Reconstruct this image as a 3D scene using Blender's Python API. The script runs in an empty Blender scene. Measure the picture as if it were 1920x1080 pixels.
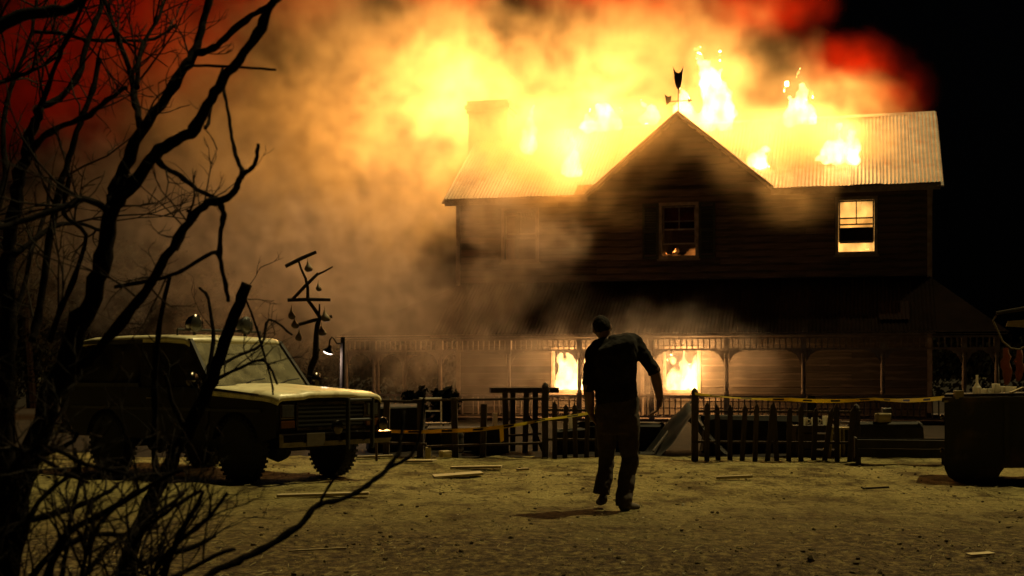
import bpy, bmesh, math, random
from mathutils import Vector, Matrix, noise as mnoise
R = math.radians
rnd = random.Random(7)
SC = bpy.context.scene
COL = SC.collection

# ---------------------------------------------------------------- camera
CAM_H = 1.27
FPX = 2510.0                                   # focal length in photograph pixels (1920 wide)
cd = bpy.data.cameras.new('camera')
cam = bpy.data.objects.new('camera', cd)
COL.objects.link(cam)
cam.location = (0, 0, CAM_H)
cam.rotation_euler = (R(90), 0, 0)
cd.sensor_width = 36.0
cd.lens = 36.0 * FPX / 1920.0
cd.shift_y = (705 - 540) / 1920.0
cd.clip_start = 0.1
cd.clip_end = 2000
cd.dof.use_dof = True
cd.dof.focus_distance = 13.5
cd.dof.aperture_fstop = 4.0
SC.camera = cam

# ---------------------------------------------------------------- world, night sky
w = bpy.data.worlds.new('World')
SC.world = w
w.use_nodes = True
nt = w.node_tree
nt.nodes.clear()
sky = nt.nodes.new('ShaderNodeTexSky')
sky.sky_type = 'NISHITA'
sky.sun_disc = False
SUN_EL, SUN_AZ = 62.0, 54.0                    # azimuth from +Y (behind the house) towards +X
sky.sun_elevation = R(SUN_EL)
sky.sun_rotation = R(SUN_AZ)
sky.dust_density = 6.0
bg = nt.nodes.new('ShaderNodeBackground')
bg.inputs['Strength'].default_value = 0.0001
wo = nt.nodes.new('ShaderNodeOutputWorld')
nt.links.new(sky.outputs[0], bg.inputs[0])
nt.links.new(bg.outputs[0], wo.inputs[0])

# ---------------------------------------------------------------- sun lamp: the hard high yard light
sd = bpy.data.lights.new('sun', 'SUN')
sd.energy = 2.4
sd.angle = R(0.6)
sd.color = (1.0, 0.80, 0.33)
sun = bpy.data.objects.new('sun', sd)
COL.objects.link(sun)
ce = math.cos(R(SUN_EL))
to_sun = Vector((ce * math.sin(R(SUN_AZ)), ce * math.cos(R(SUN_AZ)), math.sin(R(SUN_EL))))
sun.rotation_euler = to_sun.to_track_quat('Z', 'Y').to_euler()
sun.location = (20, 30, 40)

# ---------------------------------------------------------------- exposure and engine
SC.view_settings.view_transform = 'Standard'
SC.view_settings.look = 'None'
SC.view_settings.exposure = 0.0
SC.view_settings.gamma = 1.0
SC.view_settings.use_curve_mapping = False
cy = SC.cycles
cy.volume_bounces = 2
cy.max_bounces = 6
cy.diffuse_bounces = 2
cy.glossy_bounces = 2
cy.transmission_bounces = 4
cy.transparent_max_bounces = 12
cy.volume_step_rate = 1.5
cy.volume_max_steps = 512
cy.caustics_reflective = False
cy.caustics_refractive = False
cy.sample_clamp_indirect = 3.0
cy.use_denoising = True

# ---------------------------------------------------------------- helpers
def P(px, py, d):
    """a point of the yard: where the line of sight through (px, py) reaches distance d"""
    return Vector(((px - 960) / FPX * d, d, CAM_H + (705 - py) / FPX * d))

def GP(px, py):
    """ground point under a photograph pixel"""
    d = CAM_H * FPX / (py - 705)
    return Vector(((px - 960) / FPX * d, d, 0))

def new_mat(name):
    m = bpy.data.materials.new(name)
    m.use_nodes = True
    nt = m.node_tree
    for n in list(nt.nodes):
        nt.nodes.remove(n)
    out = nt.nodes.new('ShaderNodeOutputMaterial')
    return m, nt, out

def mat(name, c1, c2=None, scale=4.0, rough=0.7, metal=0.0, bump=0.0, stretch=(1, 1, 1), detail=6.0,
        spec=0.5, lo=0.35, hi=0.65, bscale=None, wear=None, wear_scale=2.0):
    """procedural paint / wood / metal: two tones on a noise, optional third wear tone, optional relief"""
    m, nt, out = new_mat(name)
    N, L = nt.nodes.new, nt.links.new
    b = N('ShaderNodeBsdfPrincipled')
    b.inputs['Roughness'].default_value = rough
    b.inputs['Metallic'].default_value = metal
    b.inputs['Specular IOR Level'].default_value = spec
    L(b.outputs[0], out.inputs[0])
    tc = N('ShaderNodeTexCoord')
    mp = N('ShaderNodeMapping')
    mp.inputs['Scale'].default_value = stretch
    L(tc.outputs['Object'], mp.inputs[0])
    nz = N('ShaderNodeTexNoise')
    nz.inputs['Scale'].default_value = scale
    nz.inputs['Detail'].default_value = detail
    nz.inputs['Roughness'].default_value = 0.62
    L(mp.outputs[0], nz.inputs['Vector'])
    c2 = c2 or tuple(x * 0.6 for x in c1)
    cr = N('ShaderNodeValToRGB')
    cr.color_ramp.elements[0].position = lo
    cr.color_ramp.elements[1].position = hi
    cr.color_ramp.elements[0].color = (*c2, 1)
    cr.color_ramp.elements[1].color = (*c1, 1)
    L(nz.outputs[0], cr.inputs[0])
    col = cr.outputs[0]
    oi = N('ShaderNodeObjectInfo')
    hs = N('ShaderNodeHueSaturation')
    mr = N('ShaderNodeMapRange')
    mr.inputs['To Min'].default_value = 0.75
    mr.inputs['To Max'].default_value = 1.25
    L(oi.outputs['Random'], mr.inputs[0])
    L(mr.outputs[0], hs.inputs['Value'])
    if wear:
        n2 = N('ShaderNodeTexNoise')
        n2.inputs['Scale'].default_value = wear_scale
        n2.inputs['Detail'].default_value = 8
        L(mp.outputs[0], n2.inputs['Vector'])
        r2 = N('ShaderNodeValToRGB')
        r2.color_ramp.elements[0].position = 0.52
        r2.color_ramp.elements[1].position = 0.62
        L(n2.outputs[0], r2.inputs[0])
        mx = N('ShaderNodeMix')
        mx.data_type = 'RGBA'
        L(r2.outputs[0], mx.inputs['Factor'])
        L(col, mx.inputs['A'])
        mx.inputs['B'].default_value = (*wear, 1)
        col = mx.outputs['Result']
    L(col, hs.inputs['Color'])
    L(hs.outputs[0], b.inputs['Base Color'])
    if bump:
        bn = N('ShaderNodeBump')
        bn.inputs['Strength'].default_value = bump
        bn.inputs['Distance'].default_value = 0.02
        if bscale:
            nb = N('ShaderNodeTexNoise')
            nb.inputs['Scale'].default_value = bscale
            nb.inputs['Detail'].default_value = 8
            L(mp.outputs[0], nb.inputs['Vector'])
            L(nb.outputs[0], bn.inputs['Height'])
        else:
            L(nz.outputs[0], bn.inputs['Height'])
        L(bn.outputs[0], b.inputs['Normal'])
    return m

def empty(name, loc=(0, 0, 0), rz=0.0, label=None, cat=None, group=None):
    o = bpy.data.objects.new(name, None)
    COL.objects.link(o)
    o.location = loc
    o.rotation_euler = (0, 0, rz)
    o.empty_display_size = 0.2
    tag(o, label, cat, group)
    return o

def tag(o, label=None, cat=None, group=None, kind=None):
    if label: o['label'] = label
    if cat: o['category'] = cat
    if group: o['group'] = group
    if kind: o['kind'] = kind
    return o

def link_mesh(name, me, m=None, parent=None, loc=None, rot=None, scale=None):
    o = bpy.data.objects.new(name, me)
    COL.objects.link(o)
    if m is not None and not me.materials:
        me.materials.append(m)
    if parent is not None:
        o.parent = parent
    if loc is not None: o.location = loc
    if rot is not None: o.rotation_euler = rot
    if scale is not None: o.scale = scale
    return o

def bm_mesh(bm, name, smooth=False, m=None):
    me = bpy.data.meshes.new(name)
    bmesh.ops.recalc_face_normals(bm, faces=bm.faces)
    bm.to_mesh(me)
    bm.free()
    if smooth:
        for p in me.polygons: p.use_smooth = True
    if m: me.materials.append(m)
    return me

def obj(name, bm, m, parent=None, smooth=False, loc=None, rot=None):
    return link_mesh(name, bm_mesh(bm, name, smooth), m, parent, loc, rot)

def box(bm, c, s, rz=0.0, mtx=None, bev=0.0):
    """a box centred on c with full sizes s"""
    M = Matrix.Translation(c) @ Matrix.Rotation(rz, 4, 'Z') @ Matrix.Diagonal((s[0], s[1], s[2], 1))
    if mtx is not None: M = mtx @ M
    r = bmesh.ops.create_cube(bm, size=1.0, matrix=M)
    if bev:
        es = set()
        for v in r['verts']:
            for e in v.link_edges: es.add(e)
        bmesh.ops.bevel(bm, geom=list(es), offset=bev, segments=2, profile=0.6, affect='EDGES')
    return bm

def bar(bm, a, b, wx, wy, up=(0, 0, 1)):
    """a square-section bar from a to b"""
    a, b = Vector(a), Vector(b)
    d = b - a
    z = d.normalized()
    up = Vector(up)
    if abs(z.dot(up)) > 0.98: up = Vector((0, 1, 0))
    x = up.cross(z).normalized()
    y = z.cross(x)
    M = Matrix((x, y, z)).transposed().to_4x4()
    M.translation = (a + b) / 2
    bmesh.ops.create_cube(bm, size=1.0, matrix=M @ Matrix.Diagonal((wx, wy, d.length, 1)))
    return bm

def tube(bm, pts, radii, seg=7, cap=True):
    """a tapering tube along a polyline"""
    pts = [Vector(p) for p in pts]
    n = len(pts)
    rings = []
    t0 = (pts[1] - pts[0]).normalized()
    ref = Vector((0, 0, 1)) if abs(t0.z) < 0.9 else Vector((0, 1, 0))
    x = ref.cross(t0).normalized()
    for i, p in enumerate(pts):
        t = (pts[min(i + 1, n - 1)] - pts[max(i - 1, 0)]).normalized()
        x = (x - t * x.dot(t))
        x = x.normalized() if x.length > 1e-6 else t.orthogonal().normalized()
        y = t.cross(x)
        r = radii[i] if isinstance(radii, (list, tuple)) else radii
        rings.append([bm.verts.new(p + (x * math.cos(2 * math.pi * k / seg) + y * math.sin(2 * math.pi * k / seg)) * r)
                      for k in range(seg)])
    for a, b in zip(rings, rings[1:]):
        for k in range(seg):
            bm.faces.new((a[k], a[(k + 1) % seg], b[(k + 1) % seg], b[k]))
    if cap:
        bm.faces.new(list(reversed(rings[0])))
        bm.faces.new(rings[-1])
    return bm

def lathe(bm, prof, seg=16, M=None):
    """a turned shape: profile of (radius, height) about z"""
    M = M or Matrix.Identity(4)
    rings = []
    for r, z in prof:
        if r < 1e-5:
            rings.append([bm.verts.new(M @ Vector((0, 0, z)))])
        else:
            rings.append([bm.verts.new(M @ Vector((r * math.cos(2 * math.pi * k / seg), r * math.sin(2 * math.pi * k / seg), z)))
                          for k in range(seg)])
    for a, b in zip(rings, rings[1:]):
        for k in range(seg):
            k2 = (k + 1) % seg
            if len(a) == 1 and len(b) > 1: bm.faces.new((a[0], b[k2], b[k]))
            elif len(b) == 1 and len(a) > 1: bm.faces.new((a[k], a[k2], b[0]))
            elif len(a) > 1: bm.faces.new((a[k], a[k2], b[k2], b[k]))
    if len(rings[0]) > 1: bm.faces.new(list(reversed(rings[0])))
    if len(rings[-1]) > 1: bm.faces.new(rings[-1])
    return bm

def prism(bm, pts, ext, M=None):
    """a polygon (list of 3D points) extruded by the vector ext"""
    M = M or Matrix.Identity(4)
    ext = Vector(ext)
    a = [bm.verts.new(M @ Vector(p)) for p in pts]
    b = [bm.verts.new(M @ (Vector(p) + ext)) for p in pts]
    n = len(pts)
    bm.faces.new(a)
    bm.faces.new(list(reversed(b)))
    for i in range(n):
        bm.faces.new((a[i], b[i], b[(i + 1) % n], a[(i + 1) % n]))
    return bm

def copy_tree(o, parent=None):
    c = o.copy()
    COL.objects.link(c)
    c.parent = parent
    for ch in list(o.children):
        copy_tree(ch, c)
    return c
# ================================================================ the ground
def ground_mat():
    m, nt, out = new_mat('trampled_dirt')
    N, L = nt.nodes.new, nt.links.new
    b = N('ShaderNodeBsdfPrincipled')
    b.inputs['Roughness'].default_value = 0.95
    b.inputs['Specular IOR Level'].default_value = 0.15
    L(b.outputs[0], out.inputs[0])
    tc = N('ShaderNodeTexCoord')
    def nz(s, d=8, r=0.6, st=(1, 1, 1)):
        mp = N('ShaderNodeMapping'); mp.inputs['Scale'].default_value = st
        L(tc.outputs['Object'], mp.inputs[0])
        n = N('ShaderNodeTexNoise'); n.inputs['Scale'].default_value = s
        n.inputs['Detail'].default_value = d; n.inputs['Roughness'].default_value = r
        L(mp.outputs[0], n.inputs['Vector'])
        return n.outputs[0]
    def ramp(src, stops):
        r = N('ShaderNodeValToRGB')
        while len(r.color_ramp.elements) < len(stops): r.color_ramp.elements.new(0.5)
        for e, (p, c) in zip(r.color_ramp.elements, stops):
            e.position = p; e.color = (*c, 1)
        L(src, r.inputs[0])
        return r.outputs[0]
    def mix(f, a, bb, mode='MIX'):
        x = N('ShaderNodeMix'); x.data_type = 'RGBA'; x.blend_type = mode
        if hasattr(f, 'node'): L(f, x.inputs['Factor'])
        else: x.inputs['Factor'].default_value = f
        L(a, x.inputs['A']); L(bb, x.inputs['B'])
        return x.outputs['Result']
    fine = ramp(nz(14.0, 12, 0.78), [(0.34, (0.06, 0.046, 0.018)), (0.50, (0.29, 0.235, 0.085)), (0.66, (0.56, 0.48, 0.18))])
    straw = ramp(nz(34.0, 8, 0.78, (1, 0.5, 1)), [(0.30, (0.16, 0.125, 0.045)), (0.62, (0.55, 0.47, 0.19))])
    big = ramp(nz(0.45, 5, 0.6), [(0.38, (0, 0, 0)), (0.62, (1, 1, 1))])
    c = mix(big, fine, straw)
    rough = ramp(nz(1.6, 9, 0.75, (1, 0.6, 1)), [(0.40, (0.16, 0.115, 0.10)), (0.53, (1, 1, 1))])
    c = mix(0.85, c, rough, 'MULTIPLY')
    # churned soil over the near half, its tone darkened for lamp falloff
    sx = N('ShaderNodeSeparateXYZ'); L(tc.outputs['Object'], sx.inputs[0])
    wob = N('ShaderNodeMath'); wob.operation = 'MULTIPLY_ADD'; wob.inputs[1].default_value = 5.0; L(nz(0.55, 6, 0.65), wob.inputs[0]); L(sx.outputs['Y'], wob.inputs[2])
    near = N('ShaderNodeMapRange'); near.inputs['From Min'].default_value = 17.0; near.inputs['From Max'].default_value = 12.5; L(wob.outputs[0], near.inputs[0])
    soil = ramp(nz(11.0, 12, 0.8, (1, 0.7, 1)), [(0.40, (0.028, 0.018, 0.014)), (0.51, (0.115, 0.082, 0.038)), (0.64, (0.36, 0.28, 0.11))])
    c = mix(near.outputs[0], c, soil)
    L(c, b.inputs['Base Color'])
    bn = N('ShaderNodeBump'); bn.inputs['Strength'].default_value = 1.0; bn.inputs['Distance'].default_value = 0.12
    L(nz(7.0, 12, 0.75), bn.inputs['Height'])
    L(bn.outputs[0], b.inputs['Normal'])
    return m

def gz(x, y):
    """height of the yard"""
    k = min(1.0, max(0.0, (30 - y) / 6.0))
    q = Vector((x, y, 0.0))
    return k * (0.030 * mnoise.noise(q * 0.8) + 0.022 * mnoise.noise(q * 2.3 + Vector((7, 3, 1)))
                + 0.014 * mnoise.noise(q * 6.1 + Vector((1, 9, 4))))

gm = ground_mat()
bm = bmesh.new()
xs = [-600, -200, -80, -40, -22] + [-14 + i * 0.11 for i in range(255)] + [22, 40, 80, 200, 600]
ys = [-60, -15, -2, 1] + [2.5 + 0.085 * i * (1 + i * 0.0022) for i in range(200)] + [40, 60, 100, 200, 900]
ys = sorted(ys)
grid = [[bm.verts.new((x, y, gz(x, y))) for x in xs] for y in ys]
for j in range(len(ys) - 1):
    for i in range(len(xs) - 1):
        bm.faces.new((grid[j][i], grid[j][i + 1], grid[j + 1][i + 1], grid[j + 1][i]))
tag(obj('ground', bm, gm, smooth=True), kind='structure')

# ================================================================ the burning farm house
HTH = R(15.0)
HC, HS = math.cos(HTH), math.sin(HTH)
HX, HY = 5.23, 38.6
def H(u, v, z):                                        # house axes: u along the front, v back, z up
    return Vector((HX + u * HC + v * HS, HY - u * HS + v * HC, z))

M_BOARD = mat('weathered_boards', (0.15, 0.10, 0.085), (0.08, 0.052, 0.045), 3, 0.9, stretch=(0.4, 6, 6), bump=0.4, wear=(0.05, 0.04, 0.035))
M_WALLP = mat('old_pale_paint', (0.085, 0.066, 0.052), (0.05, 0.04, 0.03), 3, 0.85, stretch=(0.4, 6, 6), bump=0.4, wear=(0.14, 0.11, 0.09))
M_TRIM = mat('flaking_trim_paint', (0.36, 0.29, 0.25), (0.20, 0.15, 0.12), 6, 0.8, bump=0.3)
M_SHUT = mat('dark_green_shutter', (0.035, 0.042, 0.032), (0.02, 0.024, 0.02), 5, 0.7)
M_TIN = mat('galvanised_roof_sheet', (0.24, 0.21, 0.17), (0.12, 0.09, 0.065), 1.3, 0.5, metal=0.35, bump=0.1, wear=(0.16, 0.085, 0.045), wear_scale=1.1)
M_DIM_RUST = mat('unlit_rusted_sheet', (0.0065, 0.0045, 0.004), (0.004, 0.003, 0.0027), 2.0, 1.0, spec=0.0)  # near-black tone also stands in for a porch roof left unlit
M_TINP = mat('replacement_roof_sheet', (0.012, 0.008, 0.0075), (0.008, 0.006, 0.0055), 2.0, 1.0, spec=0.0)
M_BRICK = mat('sooty_brick', (0.24, 0.12, 0.08), (0.12, 0.06, 0.045), 14, 0.9, bump=0.6)
M_DARK = mat('charred_timber', (0.03, 0.024, 0.02), (0.012, 0.01, 0.009), 6, 0.9)
M_IRON = mat('dark_iron', (0.05, 0.045, 0.04), (0.02, 0.018, 0.016), 8, 0.6, metal=0.6)
M_INT = mat('scorched_plaster', (0.35, 0.28, 0.2), (0.14, 0.1, 0.07), 2, 0.9)

house = empty('farm_house', (HX, HY, 0), -HTH, 'two storey timber farm house on fire with tin roof, front gable and wrap round porch', 'house')
U0, U1, EZ = -7.14, 6.56, 6.75                         # wall ends, eave height
HD = 7.0                                               # depth of the house
UG, GHW, GZ = -0.42, 2.44, 8.79                        # gable: centre, half width, apex
RZ = 9.12                                              # ridge height
MS = (RZ - EZ) / (HD / 2)                              # main roof slope
GS = (GZ - EZ) / GHW
UP_WIN = [(-5.16, 0.98, 4.74, 6.2), (UG, 0.98, 4.74, 6.2), (4.55, 0.98, 4.74, 6.2)]
LO_WIN = [(-3.65, 0.92, 0.86, 2.04), (-0.33, 0.92, 0.86, 2.04)]
DOOR = (-2.0, 0.95, 0.12, 2.1)
OPEN = [(c - w / 2, c + w / 2, a, b) for c, w, a, b in UP_WIN + LO_WIN + [DOOR]]

# core walls (behind the boards)
def wall_grid(bm, u0, u1, z0, z1, holes, v, t):
    us = sorted({u0, u1, *[x for h in holes for x in h[:2]]})
    zs = sorted({z0, z1, *[x for h in holes for x in h[2:]]})
    for a, b in zip(us, us[1:]):
        for c, d in zip(zs, zs[1:]):
            mu, mz = (a + b) / 2, (c + d) / 2
            if any(h[0] < mu < h[1] and h[2] < mz < h[3] for h in holes): continue
            box(bm, ((a + b) / 2, v + t / 2, (c + d) / 2), (b - a, t, d - c))
bm = bmesh.new()
wall_grid(bm, U0, U1, 0, EZ, OPEN, 0.0, 0.14)
bmesh.ops.remove_doubles(bm, verts=bm.verts, dist=1e-4)
front = obj('front_wall', bm, M_DARK, house)
bm = bmesh.new()
prism(bm, [(UG - GHW + 0.05, 0.02, EZ + 0.002), (UG + GHW - 0.05, 0.02, EZ + 0.002), (UG, 0.02, GZ - 0.06)], (0, 0.1, 0))
gable = obj('gable_wall', bm, M_DARK, house)
for nm, u in (('side_wall', U0 + 0.07), ('side_wall', U1 - 0.07)):
    bm = bmesh.new()
    prism(bm, [(u - 0.07, 0.142, 0), (u - 0.07, HD, 0), (u - 0.07, HD, EZ - 0.05), (u - 0.07, HD / 2, RZ - 0.12), (u - 0.07, 0.142, EZ - 0.05)], (0.14, 0, 0))
    obj(nm, bm, M_BOARD, house)
bm = bmesh.new()
box(bm, ((U0 + U1) / 2, HD - 0.1, EZ / 2), (U1 - U0 - 0.3, 0.14, EZ))
obj('back_wall', bm, M_BOARD, house)
for z in (0.08, 3.5):
    bm = bmesh.new()
    box(bm, ((U0 + U1) / 2, HD / 2, z), (U1 - U0 - 0.29, HD - 0.5, 0.14))
    obj('storey_floor', bm, M_INT, house)
for uu in (-2.75, -1.3, 1.6):
    bm = bmesh.new()
    box(bm, (uu, 2.4, 3.4), (0.1, 4.2, 6.4))
    obj('partition', bm, M_INT, house)

# clapboards, each its own piece, lapped
BH = 0.20
def clap_mesh(L, h, m):
    bm = bmesh.new()
    prism(bm, [(0, 0.0, 0), (0, -0.030, 0), (0, -0.036, 0.012), (0, -0.008, h + 0.02), (0, 0.0, h + 0.02)], (L, 0, 0))
    return bm_mesh(bm, 'clapboard', m=m)
CLAP = {}
def clapboard(u0, u1, z, parent, m):
    L = u1 - u0
    if L < 0.06: return
    k = (round(L, 2), m.name)
    if k not in CLAP: CLAP[k] = clap_mesh(round(L, 2) - 0.004, BH, m)
    if rnd.random() < 0.02: return                     # a board has come away
    o = link_mesh('clapboard', CLAP[k], None, parent, (u0, -0.0025 - rnd.random() * 0.004, z + rnd.uniform(-0.004, 0.004)))
    o.rotation_euler = (0, rnd.uniform(-0.0025, 0.0025), 0)
def clad(z0, z1, parent, m, holes, limits):
    z = z0
    while z < z1 - 0.05:
        a, b = limits(z + BH / 2)
        segs = [(a, b)]
        for h in holes:
            if h[2] - 0.10 < z + BH / 2 < h[3] + 0.10:
                ns = []
                for s in segs:
                    if h[1] + 0.1 <= s[0] or h[0] - 0.1 >= s[1]: ns.append(s); continue
                    if s[0] < h[0] - 0.1: ns.append((s[0], h[0] - 0.1))
                    if s[1] > h[1] + 0.1: ns.append((h[1] + 0.1, s[1]))
                segs = ns
        for s in segs:
            p = s[0]
            while p < s[1] - 0.01:
                q = min(s[1], p + rnd.choice((3.0, 3.6, 4.2)))
                if s[1] - q < 0.5: q = s[1]
                clapboard(p, q, z, parent, m)
                p = q
        z += BH
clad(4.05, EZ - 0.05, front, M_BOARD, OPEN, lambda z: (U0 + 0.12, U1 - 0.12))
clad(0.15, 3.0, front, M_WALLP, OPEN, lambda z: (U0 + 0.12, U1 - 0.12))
clad(EZ + 0.02, GZ - 0.1, gable, M_BOARD, [], lambda z: (UG - (GZ - z) / GS + 0.12, UG + (GZ - z) / GS - 0.12))
for u in (U0 + 0.05, U1 - 0.05):                       # corner boards
    bm = bmesh.new(); box(bm, (u, -0.02, EZ / 2 + 0.1), (0.13, 0.05, EZ - 0.3)); obj('corner_board', bm, M_TRIM, house)

# windows: frame, sill, sashes, panes, shutters
M_GLASS, nt_, out_ = new_mat('window_glass')
_g = nt_.nodes.new('ShaderNodeBsdfGlossy'); _g.inputs['Roughness'].default_value = 0.08
_t = nt_.nodes.new('ShaderNodeBsdfTransparent'); _t.inputs[0].default_value = (0.9, 0.86, 0.8, 1)
_f = nt_.nodes.new('ShaderNodeMixShader'); _f.inputs[0].default_value = 0.07
nt_.links.new(_t.outputs[0], _f.inputs[1]); nt_.links.new(_g.outputs[0], _f.inputs[2]); nt_.links.new(_f.outputs[0], out_.inputs[0])

def frame_ring(bm, w, z0, z1, t, y, d):
    box(bm, (-w / 2 - t / 2, y, (z0 + z1) / 2), (t, d, z1 - z0 + 2 * t))
    box(bm, (w / 2 + t / 2, y, (z0 + z1) / 2), (t, d, z1 - z0 + 2 * t))
    box(bm, (0, y, z1 + t / 2), (w - 0.002, d, t))
    box(bm, (0, y, z0 - t / 2), (w - 0.002, d, t))
def window(c, w, z0, z1, shutters, open_by, glazed, burnt=False):
    h = z1 - z0
    bm = bmesh.new(); frame_ring(bm, w - 0.01, z0 + 0.005, z1 - 0.005, 0.09, -0.025, 0.07)
    wn = obj('window', bm, M_TRIM, house, loc=(c, 0, 0))
    bm = bmesh.new(); box(bm, (0, -0.07, z0 - 0.115), (w + 0.26, 0.12, 0.05)); obj('sill', bm, M_TRIM, wn)
    for k in (() if burnt else (0, 1)):                # upper and lower sash
        b0 = z0 + h / 2 + 0.02 if k else z0 + open_by
        b1 = b0 + h / 2 - 0.03
        y = 0.05 if k else 0.09
        bm = bmesh.new(); frame_ring(bm, w - 0.10, b0 + 0.045, b1 - 0.045, 0.04, y, 0.035)
        sa = obj('sash', bm, M_TRIM, wn)
        if k:
            bm = bmesh.new(); box(bm, (0, y, (b0 + b1) / 2), (0.028, 0.025, b1 - b0 - 0.09)); obj('glazing_bar', bm, M_TRIM, wn)
        if glazed[k]:
            bm = bmesh.new(); box(bm, (0, y + 0.022, (b0 + b1) / 2), (w - 0.1, 0.004, b1 - b0 - 0.09)); obj('pane', bm, M_GLASS, wn)
    if shutters:
        for s in (-1, 1):
            bm = bmesh.new()
            sw = 0.46
            cx = s * (w / 2 + 0.10 + sw / 2)
            for q in (-1, 1): box(bm, (cx + q * (sw / 2 - 0.03), -0.06, (z0 + z1) / 2), (0.06, 0.04, h + 0.16))
            for zz in (z0 - 0.04, (z0 + z1) / 2, z1 + 0.04): box(bm, (cx, -0.06, zz), (sw - 0.122, 0.036, 0.08))
            sh = obj('shutter', bm, M_SHUT, wn)
            lm = bmesh.new(); box(lm, (0, 0, 0), (sw - 0.122, 0.012, 0.055)); lme = bm_mesh(lm, 'slat', m=M_SHUT)
            n = 9
            for half in (0, 1):
                za = z0 + 0.05 + half * (h / 2); zb = za + h / 2 - 0.1
                for i in range(n):
                    link_mesh('slat', lme, None, wn, (cx, -0.06, za + (zb - za) * (i + 0.5) / n), (R(35), 0, 0))
    return wn
window(*UP_WIN[0], False, 0.62, (True, False))
window(*UP_WIN[1], True, 0.34, (True, True))
window(*UP_WIN[2], False, 0.28, (True, False))
for i, a in enumerate(LO_WIN):
    window(*a, False, 0.3, (False, False), True)
# roller blinds: red cloth in the middle window, dark cloth band in the right window
M_CLOTH = mat('dull_red_blind', (0.22, 0.05, 0.04), (0.13, 0.03, 0.03), 5, 0.95)
bm = bmesh.new(); box(bm, (UG, 0.13, 5.83), (0.86, 0.012, 0.66)); obj('blind', bm, M_CLOTH, house)
bm = bmesh.new(); box(bm, (4.55, 0.16, 5.22), (0.9, 0.02, 0.44)); obj('blind', bm, M_DARK, house)
# door
bm = bmesh.new(); frame_ring(bm, DOOR[1] - 0.01, DOOR[2] + 0.1, DOOR[3] - 0.005, 0.1, -0.025, 0.07)
dr = obj('door', bm, M_TRIM, house, loc=(DOOR[0], 0, 0))
bm = bmesh.new(); box(bm, (0, 0.06, 1.14), (0.9, 0.045, 1.9)); box(bm, (0, 0.035, 1.6), (0.6, 0.02, 0.7)); box(bm, (0, 0.035, 0.65), (0.6, 0.02, 0.7)); obj('door_leaf', bm, M_DARK, dr)
bm = bmesh.new(); lathe(bm, [(0.0, -0.03), (0.028, -0.02), (0.028, 0.02), (0.0, 0.03)], 10, Matrix.Translation((0.36, 0.02, 1.05)) @ Matrix.Rotation(R(90), 4, 'X')); obj('door_knob', bm, M_IRON, dr, True)

# corrugated tin
def corr_mesh(width, length, m, waves=8, amp=0.014, nm='roof_sheet'):
    """sheet lying in x (width) and y (length, up the slope), waves across x, with real thickness"""
    bm = bmesh.new()
    n = waves * 4
    top, bot = [], []
    for j in (0, 1):
        t, b = [], []
        for i in range(n + 1):
            x = width * i / n
            z = amp * math.sin(2 * math.pi * i / 4.0)
            t.append(bm.verts.new((x, j * length, z)))
            b.append(bm.verts.new((x, j * length, z - 0.006)))
        top.append(t); bot.append(b)
    for i in range(n):
        bm.faces.new((top[0][i], top[0][i + 1], top[1][i + 1], top[1][i]))
        bm.faces.new((bot[0][i + 1], bot[0][i], bot[1][i], bot[1][i + 1]))
        for j in (0, 1):
            q = (top[j][i], bot[j][i], bot[j][i + 1], top[j][i + 1])
            bm.faces.new(q if j == 0 else tuple(reversed(q)))
    for i in (0, n):
        bm.faces.new((top[0][i], top[1][i], bot[1][i], bot[0][i]) if i == 0 else (top[1][i], top[0][i], bot[0][i], bot[1][i]))
    return bm_mesh(bm, nm, m=m)
roof = empty('roof'); roof.parent = house
a_m = math.atan(MS)
OH = 0.35
SW = 0.80
us = U0 - 0.30
full = (HD / 2 + OH) / math.cos(a_m)
SHEET = {}
n_sheet = int(round((U1 - U0 + 0.55) / SW))
SWX = (U1 - U0 + 0.55) / n_sheet
for i in range(n_sheet):
    u = us + i * SWX
    for side in (1, -1):
        v0 = -OH
        um = u + SWX / 2
        if side == 1 and abs(um - UG) < GHW + SWX / 2:
            v0 = max(-OH, (GZ - GS * (abs(um - UG) + SWX / 2) - EZ) / MS)
            v0 = max(v0, 0.16)
        Ls = round((HD / 2 - v0) / math.cos(a_m), 2)
        if Ls < 0.2: continue
        if Ls not in SHEET: SHEET[Ls] = corr_mesh(SWX + 0.03, Ls, M_TIN)
        dz = 0.004 * (i % 2) + rnd.uniform(0, 0.012)
        if side == 1:
            o = link_mesh('roof_sheet', SHEET[Ls], None, roof, (u, v0, EZ + MS * v0 + 0.05 + dz), (a_m + rnd.uniform(-0.006, 0.012), rnd.uniform(-0.012, 0.012), rnd.uniform(-0.008, 0.008)))
        else:
            o = link_mesh('roof_sheet', SHEET[Ls], None, roof, (u + SWX, HD - v0, EZ + MS * v0 + 0.05 + dz), (a_m, 0, math.pi + rnd.uniform(-0.004, 0.004)))
a_g = math.atan(GS)
Lg = (GHW + 0.28) / math.cos(a_g)
gme = corr_mesh(0.86, Lg, M_TIN)
for side in (1, -1):
    for k in range(4):
        v = -0.32 + k * 0.83
        zz = GZ - GS * (GHW + 0.28) + 0.10 + 0.004 * (k % 2)
        if side == 1:      # left slope, x of sheet runs forward
            link_mesh('gable_roof_sheet', gme, None, roof, (UG - GHW - 0.28, v + 0.86, zz), (a_g, 0, -math.pi / 2))
        else:
            link_mesh('gable_roof_sheet', gme, None, roof, (UG + GHW + 0.28, v, zz), (a_g, 0, math.pi / 2))
bm = bmesh.new()
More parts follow.
